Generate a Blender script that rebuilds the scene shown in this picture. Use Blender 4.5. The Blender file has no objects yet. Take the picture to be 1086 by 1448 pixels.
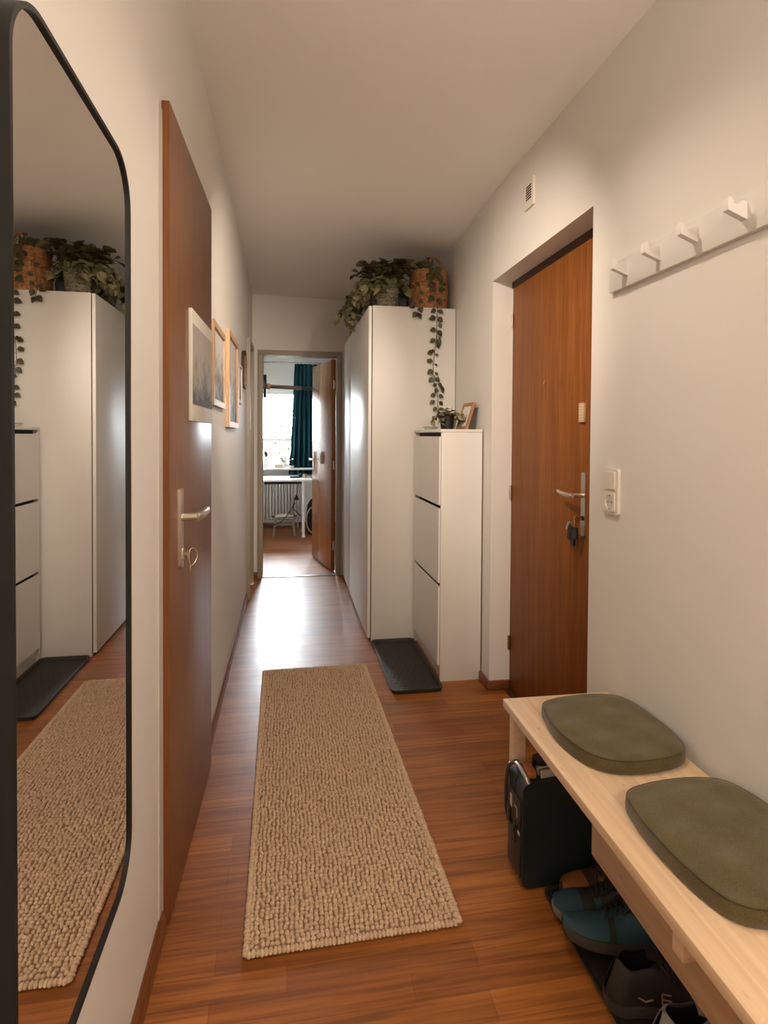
import bpy, bmesh, math, random
import numpy as np
from mathutils import Vector, Matrix, Euler
PI = math.pi
sc = bpy.context.scene
COL = sc.collection

# ------------------------------------------------------------------ materials
def nodes_of(name):
    m = bpy.data.materials.new(name); m.use_nodes = True
    nt = m.node_tree; b = nt.nodes['Principled BSDF']
    return m, nt, b

def plain(name, c, rough=.5, metal=0., spec=.5, coat=0., bump=0., bscale=200., var=0.):
    m, nt, b = nodes_of(name)
    b.inputs['Base Color'].default_value = (*c, 1)
    b.inputs['Roughness'].default_value = rough
    b.inputs['Metallic'].default_value = metal
    b.inputs['Specular IOR Level'].default_value = spec
    b.inputs['Coat Weight'].default_value = coat
    tc = nt.nodes.new('ShaderNodeTexCoord')
    n = nt.nodes.new('ShaderNodeTexNoise'); n.inputs['Scale'].default_value = bscale; n.inputs['Detail'].default_value = 4
    nt.links.new(tc.outputs['Object'], n.inputs['Vector'])
    if bump:
        bp = nt.nodes.new('ShaderNodeBump'); bp.inputs['Strength'].default_value = bump; bp.inputs['Distance'].default_value = .002
        nt.links.new(n.outputs['Fac'], bp.inputs['Height']); nt.links.new(bp.outputs['Normal'], b.inputs['Normal'])
    if var:
        cr = nt.nodes.new('ShaderNodeValToRGB')
        cr.color_ramp.elements[0].position = .3; cr.color_ramp.elements[1].position = .7
        cr.color_ramp.elements[0].color = (*[x * (1 - var) for x in c], 1)
        cr.color_ramp.elements[1].color = (*[min(1, x * (1 + var)) for x in c], 1)
        nt.links.new(n.outputs['Fac'], cr.inputs['Fac']); nt.links.new(cr.outputs['Color'], b.inputs['Base Color'])
    return m

def wood(name, dark, light, scale=(30, 30, 1.5), rough=.35, coat=.0, distort=.6, spec=.5, fine=True, bump=.08):
    """veneer: grain runs along the axis with the small scale"""
    m, nt, b = nodes_of(name)
    tc = nt.nodes.new('ShaderNodeTexCoord'); mp = nt.nodes.new('ShaderNodeMapping')
    mp.inputs['Scale'].default_value = scale
    nt.links.new(tc.outputs['Object'], mp.inputs['Vector'])
    n = nt.nodes.new('ShaderNodeTexNoise'); n.inputs['Scale'].default_value = 1.; n.inputs['Detail'].default_value = 7
    n.inputs['Roughness'].default_value = .65; n.inputs['Distortion'].default_value = distort
    nt.links.new(mp.outputs['Vector'], n.inputs['Vector'])
    cr = nt.nodes.new('ShaderNodeValToRGB')
    cr.color_ramp.elements[0].position = .30; cr.color_ramp.elements[1].position = .72
    cr.color_ramp.elements[0].color = (*dark, 1); cr.color_ramp.elements[1].color = (*light, 1)
    nt.links.new(n.outputs['Fac'], cr.inputs['Fac'])
    last = cr.outputs['Color']
    if fine:
        mp2 = nt.nodes.new('ShaderNodeMapping'); mp2.inputs['Scale'].default_value = tuple(s * 7 for s in scale)
        nt.links.new(tc.outputs['Object'], mp2.inputs['Vector'])
        n2 = nt.nodes.new('ShaderNodeTexNoise'); n2.inputs['Scale'].default_value = 1.; n2.inputs['Detail'].default_value = 2
        nt.links.new(mp2.outputs['Vector'], n2.inputs['Vector'])
        cr2 = nt.nodes.new('ShaderNodeValToRGB'); cr2.color_ramp.elements[0].position = .28; cr2.color_ramp.elements[1].position = .5
        cr2.color_ramp.elements[0].color = (.6, .55, .5, 1); cr2.color_ramp.elements[1].color = (1, 1, 1, 1)
        nt.links.new(n2.outputs['Fac'], cr2.inputs['Fac'])
        mx = nt.nodes.new('ShaderNodeMix'); mx.data_type = 'RGBA'; mx.blend_type = 'MULTIPLY'; mx.inputs[0].default_value = .8
        nt.links.new(last, mx.inputs[6]); nt.links.new(cr2.outputs['Color'], mx.inputs[7]); last = mx.outputs[2]
    nt.links.new(last, b.inputs['Base Color'])
    bp = nt.nodes.new('ShaderNodeBump'); bp.inputs['Strength'].default_value = bump; bp.inputs['Distance'].default_value = .001
    nt.links.new(n.outputs['Fac'], bp.inputs['Height']); nt.links.new(bp.outputs['Normal'], b.inputs['Normal'])
    b.inputs['Roughness'].default_value = rough; b.inputs['Coat Weight'].default_value = coat
    b.inputs['Coat Roughness'].default_value = .38; b.inputs['Specular IOR Level'].default_value = spec
    return m

def parquet():
    m, nt, b = nodes_of('parquet_planks')
    L = nt.links.new; N = nt.nodes.new
    tc = N('ShaderNodeTexCoord')
    br = N('ShaderNodeTexBrick'); br.offset = .37; br.offset_frequency = 2; br.squash = 1.
    br.inputs['Scale'].default_value = 1.; br.inputs['Brick Width'].default_value = .46; br.inputs['Row Height'].default_value = .068
    br.inputs['Mortar Size'].default_value = .0007; br.inputs['Mortar Smooth'].default_value = .2; br.inputs['Bias'].default_value = -.1
    br.inputs['Color1'].default_value = (.265, .089, .0165, 1); br.inputs['Color2'].default_value = (.385, .137, .027, 1); br.inputs['Mortar'].default_value = (.19, .06, .011, 1)
    L(tc.outputs['Object'], br.inputs['Vector'])
    mp = N('ShaderNodeMapping'); mp.inputs['Scale'].default_value = (2.5, 60, 1); L(tc.outputs['Object'], mp.inputs['Vector'])
    n = N('ShaderNodeTexNoise'); n.inputs['Scale'].default_value = 1.; n.inputs['Detail'].default_value = 6; n.inputs['Distortion'].default_value = 1.2
    L(mp.outputs['Vector'], n.inputs['Vector'])
    cr = N('ShaderNodeValToRGB'); cr.color_ramp.elements[0].position = .32; cr.color_ramp.elements[1].position = .68
    cr.color_ramp.elements[0].color = (.62, .56, .5, 1); cr.color_ramp.elements[1].color = (1.22, 1.2, 1.15, 1)
    L(n.outputs['Fac'], cr.inputs['Fac'])
    mx = N('ShaderNodeMix'); mx.data_type = 'RGBA'; mx.blend_type = 'MULTIPLY'; mx.inputs[0].default_value = 1.
    L(br.outputs['Color'], mx.inputs[6]); L(cr.outputs['Color'], mx.inputs[7])
    L(mx.outputs[2], b.inputs['Base Color'])
    n2 = N('ShaderNodeTexNoise'); n2.inputs['Scale'].default_value = 6.; n2.inputs['Detail'].default_value = 3
    L(tc.outputs['Object'], n2.inputs['Vector'])
    mr = N('ShaderNodeMapRange'); mr.inputs['To Min'].default_value = .32; mr.inputs['To Max'].default_value = .46
    L(n2.outputs['Fac'], mr.inputs['Value']); L(mr.outputs['Result'], b.inputs['Roughness'])
    bp = N('ShaderNodeBump'); bp.inputs['Strength'].default_value = .12; bp.inputs['Distance'].default_value = .001
    ad = N('ShaderNodeMath'); ad.operation = 'SUBTRACT'; L(n.outputs['Fac'], ad.inputs[0]); L(br.outputs['Fac'], ad.inputs[1])
    L(ad.outputs[0], bp.inputs['Height']); L(bp.outputs['Normal'], b.inputs['Normal'])
    b.inputs['Specular IOR Level'].default_value = .38
    return m

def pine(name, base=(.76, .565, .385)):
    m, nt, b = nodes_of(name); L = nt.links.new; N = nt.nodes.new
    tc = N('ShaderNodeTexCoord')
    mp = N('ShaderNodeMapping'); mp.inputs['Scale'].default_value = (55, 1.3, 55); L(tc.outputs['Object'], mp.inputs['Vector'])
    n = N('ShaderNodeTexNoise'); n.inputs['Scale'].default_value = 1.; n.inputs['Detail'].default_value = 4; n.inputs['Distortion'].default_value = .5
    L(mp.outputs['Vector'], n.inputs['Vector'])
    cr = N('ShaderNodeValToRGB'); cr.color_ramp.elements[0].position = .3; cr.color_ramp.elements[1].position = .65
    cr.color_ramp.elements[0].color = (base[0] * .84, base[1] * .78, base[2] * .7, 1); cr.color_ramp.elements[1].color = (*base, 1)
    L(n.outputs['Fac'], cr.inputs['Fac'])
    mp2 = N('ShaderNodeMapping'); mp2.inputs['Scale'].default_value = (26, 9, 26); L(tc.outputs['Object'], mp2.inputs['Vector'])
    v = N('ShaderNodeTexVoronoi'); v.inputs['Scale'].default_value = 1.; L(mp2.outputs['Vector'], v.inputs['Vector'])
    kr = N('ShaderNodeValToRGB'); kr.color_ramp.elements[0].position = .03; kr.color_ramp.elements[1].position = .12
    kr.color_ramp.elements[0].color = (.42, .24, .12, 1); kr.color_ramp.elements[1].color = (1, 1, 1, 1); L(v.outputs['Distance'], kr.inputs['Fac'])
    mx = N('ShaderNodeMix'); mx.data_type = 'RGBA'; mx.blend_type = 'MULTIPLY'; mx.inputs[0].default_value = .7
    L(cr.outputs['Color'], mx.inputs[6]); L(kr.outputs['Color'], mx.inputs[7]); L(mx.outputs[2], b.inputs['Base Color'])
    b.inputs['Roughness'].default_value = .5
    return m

def leafmat(name, c1, c2, scale=14):
    m, nt, b = nodes_of(name); L = nt.links.new; N = nt.nodes.new
    tc = N('ShaderNodeTexCoord'); n = N('ShaderNodeTexNoise'); n.inputs['Scale'].default_value = scale; n.inputs['Detail'].default_value = 2
    L(tc.outputs['Object'], n.inputs['Vector'])
    cr = N('ShaderNodeValToRGB'); cr.color_ramp.elements[0].position = .38; cr.color_ramp.elements[1].position = .62
    cr.color_ramp.elements[0].color = (*c1, 1); cr.color_ramp.elements[1].color = (*c2, 1)
    L(n.outputs['Fac'], cr.inputs['Fac']); L(cr.outputs['Color'], b.inputs['Base Color'])
    b.inputs['Roughness'].default_value = .42
    return m

def photo_print(name, seed, light=.72, dark=.1):
    """a grey printed landscape: pale sky above, dark shapes below"""
    m, nt, b = nodes_of(name); L = nt.links.new; N = nt.nodes.new
    tc = N('ShaderNodeTexCoord'); sp = N('ShaderNodeSeparateXYZ'); L(tc.outputs['Generated'], sp.inputs[0])
    mp = N('ShaderNodeMapping'); mp.inputs['Location'].default_value = (seed, seed * 2.3, seed * .7); mp.inputs['Scale'].default_value = (1, 3.2, 3.2)
    L(tc.outputs['Generated'], mp.inputs['Vector'])
    n = N('ShaderNodeTexNoise'); n.inputs['Scale'].default_value = 1.6; n.inputs['Detail'].default_value = 8; n.inputs['Roughness'].default_value = .6
    L(mp.outputs['Vector'], n.inputs['Vector'])
    a = N('ShaderNodeMath'); a.operation = 'MULTIPLY_ADD'; a.inputs[1].default_value = .75; L(sp.outputs['Z'], a.inputs[0]); L(n.outputs['Fac'], a.inputs[2])
    cr = N('ShaderNodeValToRGB'); e = cr.color_ramp.elements
    e[0].position = .50; e[0].color = (dark, dark * .97, dark * .9, 1); e[1].position = 1.05; e[1].color = (light, light * .97, light * .92, 1)
    k = e.new(.78); k.color = (.34, .33, .31, 1)
    L(a.outputs[0], cr.inputs['Fac']); L(cr.outputs['Color'], b.inputs['Base Color'])
    b.inputs['Roughness'].default_value = .6; b.inputs['Specular IOR Level'].default_value = .2
    return m

def felt(name, c):
    m, nt, b = nodes_of(name); L = nt.links.new; N = nt.nodes.new
    tc = N('ShaderNodeTexCoord')
    n = N('ShaderNodeTexNoise'); n.inputs['Scale'].default_value = 420; n.inputs['Detail'].default_value = 3; n.inputs['Roughness'].default_value = .7
    L(tc.outputs['Object'], n.inputs['Vector'])
    n2 = N('ShaderNodeTexNoise'); n2.inputs['Scale'].default_value = 22; n2.inputs['Detail'].default_value = 4; L(tc.outputs['Object'], n2.inputs['Vector'])
    ad = N('ShaderNodeMath'); ad.operation = 'MULTIPLY_ADD'; ad.inputs[1].default_value = .45; L(n2.outputs['Fac'], ad.inputs[0]); L(n.outputs['Fac'], ad.inputs[2])
    cr = N('ShaderNodeValToRGB'); cr.color_ramp.elements[0].position = .55; cr.color_ramp.elements[1].position = .95
    cr.color_ramp.elements[0].color = (c[0] * .68, c[1] * .68, c[2] * .6, 1); cr.color_ramp.elements[1].color = (c[0] * 1.3, c[1] * 1.3, c[2] * 1.3, 1)
    L(ad.outputs[0], cr.inputs['Fac']); L(cr.outputs['Color'], b.inputs['Base Color'])
    bp = N('ShaderNodeBump'); bp.inputs['Strength'].default_value = .5; bp.inputs['Distance'].default_value = .0015
    L(ad.outputs[0], bp.inputs['Height']); L(bp.outputs['Normal'], b.inputs['Normal'])
    b.inputs['Roughness'].default_value = .95; b.inputs['Specular IOR Level'].default_value = .15
    b.inputs['Sheen Weight'].default_value = .25
    return m

def glass_pane():
    m, nt, b = nodes_of('window_glass'); L = nt.links.new; N = nt.nodes.new
    nt.nodes.remove(b); out = nt.nodes['Material Output']
    t = N('ShaderNodeBsdfTransparent'); t.inputs[0].default_value = (.97, .98, .98, 1)
    g = N('ShaderNodeBsdfGlossy'); g.inputs['Roughness'].default_value = .02
    f = N('ShaderNodeFresnel'); f.inputs['IOR'].default_value = 1.45
    mx = N('ShaderNodeMixShader'); L(f.outputs[0], mx.inputs[0]); L(t.outputs[0], mx.inputs[1]); L(g.outputs[0], mx.inputs[2]); L(mx.outputs[0], out.inputs[0])
    return m

M = {}
M['wall'] = plain('wall_paint', (.74, .72, .69), .62, bump=.10, bscale=160)
M['ceil'] = plain('ceiling_paint', (.92, .90, .865), .8, bump=.1, bscale=120)
M['floor'] = parquet()
M['base'] = wood('skirting_wood', (.14, .045, .014), (.24, .088, .030), (40, 2, 40), .35)
M['base_x'] = wood('skirting_wood_across', (.14, .045, .014), (.24, .088, .030), (2, 40, 40), .35)
M['door_l'] = wood('door_veneer_left', (.165, .072, .034), (.255, .115, .055), (34, 34, 1.3), .40, coat=.2)
M['door_f'] = wood('door_veneer_far', (.24, .085, .026), (.38, .15, .05), (34, 34, 1.3), .24, spec=.5)
M['door_e'] = wood('door_veneer_entry', (.175, .054, .0105), (.30, .106, .022), (30, 30, 1.2), .5, spec=.2)
M['door_edge'] = wood('door_edge_lipping', (.17, .052, .012), (.26, .085, .02), (34, 34, 1.3), .4)
M['dark_wood'] = wood('dark_frame_wood', (.035, .016, .006), (.06, .028, .011), (3, 3, 30), .5)
M['steel_frame'] = plain('taupe_frame_paint', (.36, .31, .25), .45)
M['white_frame'] = plain('white_frame_paint', (.62, .60, .56), .4)
M['white'] = plain('white_lacquer', (.74, .725, .70), .42, var=.01, bscale=3)
M['gloss'] = plain('glossy_white_lacquer', (.80, .79, .775), .42, spec=.7)
M['plastic'] = plain('white_plastic', (.74, .69, .62), .35)
M['black'] = plain('black_metal', (.007, .007, .007), .5, spec=.3)
M['gap'] = plain('black_recess', (.015, .013, .011), .7)
M['rubber'] = plain('dark_rubber', (.026, .023, .019), .6, bump=.3, bscale=300)
M['steel'] = plain('brushed_steel', (.70, .65, .59), .36, metal=1.)
M['mirror'] = plain('mirror_silver', (.86, .855, .84), .0, metal=1.)
M['alu'] = plain('aluminium', (.7, .7, .7), .3, metal=.9)
M['pine'] = pine('pine_board')
M['pine_d'] = pine('pine_dark_shaded', (.46, .315, .185))  # darker board tone, with shade below the seat put into the colour
M['oak'] = wood('oak_frame', (.52, .33, .19), (.66, .46, .29), (40, 40, 3), .5)
M['oak_d'] = wood('brown_frame', (.33, .15, .06), (.45, .22, .09), (60, 60, 60), .5)
M['olive'] = felt('olive_felt', (.098, .076, .030))
M['seam'] = felt('olive_piping', (.05, .038, .016))
M['teal'] = plain('teal_cloth', (.010, .050, .062), .9, bump=.3, bscale=400, spec=.1)
M['case'] = plain('dark_teal_plastic', (.014, .024, .026), .45, bump=.2, bscale=700)
M['case2'] = plain('charcoal_plastic', (.022, .024, .024), .4)
M['label'] = plain('pale_label', (.55, .52, .46), .5)
M['orange'] = plain('orange_plastic', (.55, .18, .05), .45)
M['wicker'] = None
M['pot_green'] = None
M['pot_black'] = plain('black_pot_plastic', (.012, .012, .011), .45)
M['pot_blue'] = plain('blue_grey_glaze', (.10, .12, .135), .35)
M['soil'] = plain('potting_soil', (.03, .018, .01), .95, bump=1, bscale=80)
M['leaf_red'] = leafmat('bronze_green_leaf', (.065, .044, .020), (.15, .135, .058), 9)
M['leaf_green'] = leafmat('sage_green_leaf', (.14, .14, .066), (.27, .25, .13), 14)
M['leaf_dark'] = leafmat('dark_green_leaf', (.032, .027, .012), (.085, .075, .03), 25)
M['stem'] = plain('brown_stem', (.09, .05, .025), .7)
M['jute'] = None
M['ceramic'] = plain('white_ceramic', (.78, .76, .72), .3)
M['print'] = photo_print('print_valley', 1.3, .5, .07)
M['print2'] = photo_print('print_forest', 4.1, .6)
M['print3'] = photo_print('print_lake', 7.7, .6)
M['print4'] = photo_print('print_field', 11.2, .7)
M['paper'] = plain('white_paper', (.74, .72, .67), .7)
M['glass'] = glass_pane()
M['rad'] = plain('radiator_enamel', (.62, .60, .56), .4)
M['desk'] = plain('white_desk_laminate', (.82, .81, .79), .3)
M['grey_wood'] = wood('grey_step_wood', (.15, .125, .095), (.24, .2, .155), (4, 40, 40), .6)
M['fabric_black'] = plain('black_nylon', (.012, .012, .013), .7, bump=.3, bscale=300)
M['lawn'] = plain('lawn', (.25, .27, .10), .9, var=.4, bscale=3)
M['autumn'] = leafmat('autumn_leaf', (.011, .0068, .0042), (.017, .0125, .0085), 2.)
M['bark'] = plain('bark', (.12, .08, .05), .9, bump=1, bscale=30)
M['render'] = plain('brown_timber', (.014, .0105, .0072), .9, var=.3, bscale=3)
M['copper'] = plain('copper_collar', (.42, .16, .07), .45, metal=.3)
M['bar_wood'] = wood('brown_bar', (.07, .04, .02), (.13, .08, .04), (3, 40, 40), .5)
M['blue_shoe'] = plain('petrol_blue_mesh', (.022, .075, .10), .75, bump=.5, bscale=900)
M['blue_light'] = plain('pale_blue_rubber', (.22, .30, .33), .6)
M['shoe_black'] = plain('black_shoe_leather', (.02, .018, .016), .6, bump=.3, bscale=300)
M['shoe_brown'] = plain('brown_shoe_leather', (.06, .03, .014), .5, bump=.3, bscale=200)
M['shoe_tan'] = plain('tan_shoe_leather', (.24, .085, .022), .5, bump=.3, bscale=200)
M['shoe_grey'] = plain('grey_mesh', (.24, .23, .20), .85, bump=.5, bscale=700)
M['sole_dark'] = plain('dark_sole', (.05, .042, .032), .8)
M['sole_grey'] = plain('grey_sole', (.2, .18, .15), .8)
M['lining'] = plain('dark_lining', (.008, .008, .008), .9)
M['lace_grey'] = plain('pale_lace', (.3, .29, .27), .9)
M['lace_dark'] = plain('dark_lace', (.03, .028, .026), .9)
M['gold'] = plain('tan_thread', (.42, .24, .10), .6)
M['cork'] = plain('beige_card', (.55, .38, .24), .8)
M['brass'] = plain('old_brass', (.5, .36, .2), .35, metal=1.)

def weave_mat(name, c1, c2, freq_u, freq_v, spec=.4, rough=.5):
    m, nt, b = nodes_of(name); L = nt.links.new; N = nt.nodes.new
    tc = N('ShaderNodeTexCoord')
    n = N('ShaderNodeTexNoise'); n.inputs['Scale'].default_value = 60; n.inputs['Detail'].default_value = 3; L(tc.outputs['Object'], n.inputs['Vector'])
    mp = N('ShaderNodeMapping'); mp.inputs['Scale'].default_value = (9, 9, 150); L(tc.outputs['Object'], mp.inputs['Vector'])
    n2 = N('ShaderNodeTexNoise'); n2.inputs['Scale'].default_value = 1; L(mp.outputs['Vector'], n2.inputs['Vector'])
    ad = N('ShaderNodeMath'); ad.operation = 'MULTIPLY_ADD'; ad.inputs[1].default_value = .8; L(n2.outputs['Fac'], ad.inputs[0]); L(n.outputs['Fac'], ad.inputs[2])
    cr = N('ShaderNodeValToRGB'); cr.color_ramp.elements[0].position = .7; cr.color_ramp.elements[1].position = 1.05
    cr.color_ramp.elements[0].color = (*c1, 1); cr.color_ramp.elements[1].color = (*c2, 1)
    L(ad.outputs[0], cr.inputs['Fac']); L(cr.outputs['Color'], b.inputs['Base Color'])
    b.inputs['Roughness'].default_value = rough; b.inputs['Specular IOR Level'].default_value = spec
    return m
M['wicker'] = weave_mat('wicker_cane', (.30, .12, .045), (.58, .29, .125), 40, 20)
M['pot_green'] = weave_mat('silver_green_weave', (.10, .10, .06), (.30, .29, .20), 40, 20, rough=.28)

def jute():
    m, nt, b = nodes_of('jute_loops'); L = nt.links.new; N = nt.nodes.new
    tc = N('ShaderNodeTexCoord')
    n = N('ShaderNodeTexNoise'); n.inputs['Scale'].default_value = 75; n.inputs['Detail'].default_value = 4; n.inputs['Roughness'].default_value = .7
    L(tc.outputs['Object'], n.inputs['Vector'])
    cr = N('ShaderNodeValToRGB'); cr.color_ramp.elements[0].position = .3; cr.color_ramp.elements[1].position = .7
    cr.color_ramp.elements[0].color = (.46, .31, .20, 1); cr.color_ramp.elements[1].color = (.72, .545, .385, 1)
    L(n.outputs['Fac'], cr.inputs['Fac']); L(cr.outputs['Color'], b.inputs['Base Color'])
    b.inputs['Roughness'].default_value = .9; b.inputs['Specular IOR Level'].default_value = .15
    return m
M['jute'] = jute()
M['jute_back'] = plain('jute_backing', (.27, .17, .10), .95)

# ------------------------------------------------------------------ mesh helpers
class MB:
    def __init__(s): s.bm = bmesh.new()
    def box(s, x0, x1, y0, y1, z0, z1, bev=0., seg=2, mat=None):
        r = bmesh.ops.create_cube(s.bm, size=1.)
        vs = r['verts']
        T = Matrix.Translation(((x0 + x1) / 2, (y0 + y1) / 2, (z0 + z1) / 2)) @ Matrix.Diagonal((abs(x1 - x0), abs(y1 - y0), abs(z1 - z0), 1))
        if mat is not None: T = mat @ T
        bmesh.ops.transform(s.bm, matrix=T, verts=vs)
        if bev > 0:
            es = list({e for v in vs for e in v.link_edges})
            bmesh.ops.bevel(s.bm, geom=es, offset=bev, segments=seg, affect='EDGES', profile=.5)
        return s
    def prism(s, pts, axis, a, b, mat=None):
        """closed 2-D outline pts extruded along axis from a to b. axis 'x': pts=(y,z); 'y': (x,z); 'z': (x,y)"""
        def P(p, t):
            v = {'x': (t, p[0], p[1]), 'y': (p[0], t, p[1]), 'z': (p[0], p[1], t)}[axis]
            v = Vector(v)
            return mat @ v if mat is not None else v
        A = [s.bm.verts.new(P(p, a)) for p in pts]; B = [s.bm.verts.new(P(p, b)) for p in pts]
        n = len(pts)
        fs = [s.bm.faces.new(A), s.bm.faces.new(list(reversed(B)))]
        for i in range(n): fs.append(s.bm.faces.new((A[i], B[i], B[(i + 1) % n], A[(i + 1) % n])))
        bmesh.ops.recalc_face_normals(s.bm, faces=fs)
        return s
    def ring(s, outer, inner, axis, a, b, mat=None):
        """frame: outline outer with hole inner (same count), extruded"""
        def P(p, t):
            v = Vector({'x': (t, p[0], p[1]), 'y': (p[0], t, p[1]), 'z': (p[0], p[1], t)}[axis])
            return mat @ v if mat is not None else v
        n = len(outer)
        Q = [[s.bm.verts.new(P(p, t)) for p in pts] for pts, t in ((outer, a), (outer, b), (inner, b), (inner, a))]
        fs = []
        for i in range(n):
            j = (i + 1) % n
            for k in range(4):
                k2 = (k + 1) % 4
                fs.append(s.bm.faces.new((Q[k][i], Q[k][j], Q[k2][j], Q[k2][i])))
        bmesh.ops.recalc_face_normals(s.bm, faces=fs)
        return s
    def lathe(s, prof, c=(0, 0, 0), n=32, mat=None, cap=True, wob=None):
        rings = []
        for k, (r, z) in enumerate(prof):
            ring = []
            for i in range(n):
                a = 2 * PI * i / n
                rr = r if wob is None else wob(r, z, i, k)
                v = Vector((c[0] + rr * math.cos(a), c[1] + rr * math.sin(a), c[2] + z))
                ring.append(s.bm.verts.new(mat @ v if mat is not None else v))
            rings.append(ring)
        fs = []
        for k in range(len(rings) - 1):
            for i in range(n):
                j = (i + 1) % n
                fs.append(s.bm.faces.new((rings[k][i], rings[k][j], rings[k + 1][j], rings[k + 1][i])))
        if cap:
            fs.append(s.bm.faces.new(list(reversed(rings[0])))); fs.append(s.bm.faces.new(rings[-1]))
        bmesh.ops.recalc_face_normals(s.bm, faces=fs)
        return s
    def tube(s, pts, r, n=8, close=False):
        pts = [Vector(p) for p in pts]; m = len(pts); rings = []
        up0 = None
        for i, p in enumerate(pts):
            if close: d = pts[(i + 1) % m] - pts[i - 1]
            else: d = pts[min(i + 1, m - 1)] - pts[max(i - 1, 0)]
            if d.length < 1e-9: d = Vector((0, 0, 1))
            d.normalize()
            if up0 is None or abs(up0.dot(d)) > .98:
                up0 = Vector((0, 0, 1)) if abs(d.z) < .9 else Vector((1, 0, 0))
            u = d.cross(up0).normalized(); v = u.cross(d).normalized(); up0 = v
            rr = r[i] if isinstance(r, (list, tuple)) else r
            rings.append([s.bm.verts.new(p + (u * math.cos(2 * PI * k / n) + v * math.sin(2 * PI * k / n)) * rr) for k in range(n)])
        fs = []
        for i in range(m if close else m - 1):
            A, B = rings[i], rings[(i + 1) % m]
            for k in range(n):
                fs.append(s.bm.faces.new((A[k], A[(k + 1) % n], B[(k + 1) % n], B[k])))
        if not close:
            fs.append(s.bm.faces.new(list(reversed(rings[0])))); fs.append(s.bm.faces.new(rings[-1]))
        bmesh.ops.recalc_face_normals(s.bm, faces=fs)
        return s
    def cyl(s, p, q, r, n=16): return s.tube([p, q], r, n)
    def grid(s, rows, closed=False):
        V = [[s.bm.verts.new(p) for p in row] for row in rows]; fs = []
        for i in range(len(V) - 1):
            w = len(V[i])
            for j in range(w if closed else w - 1):
                k = (j + 1) % w
                fs.append(s.bm.faces.new((V[i][j], V[i][k], V[i + 1][k], V[i + 1][j])))
        return fs
    def leaf(s, base, d, nrm, L, W, droop=.15, fold=.15):
        d = Vector(d).normalized(); nrm = Vector(nrm); nrm = (nrm - d * nrm.dot(d))
        if nrm.length < 1e-4: nrm = d.orthogonal()
        nrm.normalize(); sd = d.cross(nrm)
        prof = ((0, .0), (.12, .62), (.35, 1.), (.6, .82), (.82, .42), (1., .0))
        mid, lf, rt = [], [], []
        base = Vector(base)
        for t, w in prof:
            c = base + d * (L * t) - nrm * (L * droop * t * t)
            mid.append(s.bm.verts.new(c))
            if 0 < w:
                lf.append(s.bm.verts.new(c + sd * (W / 2 * w) + nrm * (W * fold * w))); rt.append(s.bm.verts.new(c - sd * (W / 2 * w) + nrm * (W * fold * w)))
        for side, fl in ((lf, 0), (rt, 1)):
            q = [(mid[0], mid[1], side[0])] + [(mid[i + 1], mid[i + 2], side[i + 1], side[i]) for i in range(3)] + [(mid[4], mid[5], side[3])]
            for f in q: s.bm.faces.new(f if fl else tuple(reversed(f)))
        return s
    def build(s, name, mat, parent=None, smooth=35, loc=None, rot=None):
        me = bpy.data.meshes.new(name)
        s.bm.to_mesh(me); s.bm.free()
        return link_mesh(name, me, mat, parent, smooth, loc, rot)

def link_mesh(name, me, mat, parent=None, smooth=35, loc=None, rot=None):
    me.materials.append(M[mat] if isinstance(mat, str) else mat)
    if smooth:
        for p in me.polygons: p.use_smooth = True
        me.set_sharp_from_angle(angle=math.radians(smooth))
    o = bpy.data.objects.new(name, me); COL.objects.link(o)
    if parent is not None: o.parent = parent
    if loc: o.location = loc
    if rot: o.rotation_euler = rot
    return o

def tag(o, label, cat, group=None, kind=None):
    if label: o['label'] = label
    if cat: o['category'] = cat
    if group: o['group'] = group
    if kind: o['kind'] = kind
    return o
def thing(name, label, cat, loc=(0, 0, 0), rotz=0., group=None, kind=None, rot=None):
    o = bpy.data.objects.new(name, None); COL.objects.link(o); o.empty_display_size = .05
    o.location = loc; o.rotation_euler = rot if rot else (0, 0, rotz)
    return tag(o, label, cat, group, kind)
def rrect(a0, a1, b0, b1, r, n=8):
    pts = []
    for (ca, cb, st) in ((a1 - r, b1 - r, 0), (a0 + r, b1 - r, 90), (a0 + r, b0 + r, 180), (a1 - r, b0 + r, 270)):
        for k in range(n + 1):
            t = math.radians(st + 90 * k / n); pts.append((ca + r * math.cos(t), cb + r * math.sin(t)))
    return pts
def smooth_pts(p, n=6, close=False):
    """Catmull-Rom through the points"""
    P = [Vector(q) for q in p]; m = len(P); out = []
    rng = range(m) if close else range(m - 1)
    for i in rng:
        if close: a, b, c, d = P[i - 1], P[i], P[(i + 1) % m], P[(i + 2) % m]
        else: a, b, c, d = P[max(i - 1, 0)], P[i], P[i + 1], P[min(i + 2, m - 1)]
        for k in range(n):
            t = k / n
            out.append(.5 * ((2 * b) + (c - a) * t + (2 * a - 5 * b + 4 * c - d) * t * t + (3 * b - a - 3 * c + d) * t ** 3))
    if not close: out.append(P[-1])
    return out

XL, XR = -.32, 1.0
YF = 5.15
# ------------------------------------------------------------------ setting
def struct(name, mb, mat, label, cat, smooth=0):
    o = mb.build(name, mat, smooth=smooth); return tag(o, label, cat, kind='structure')

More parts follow.
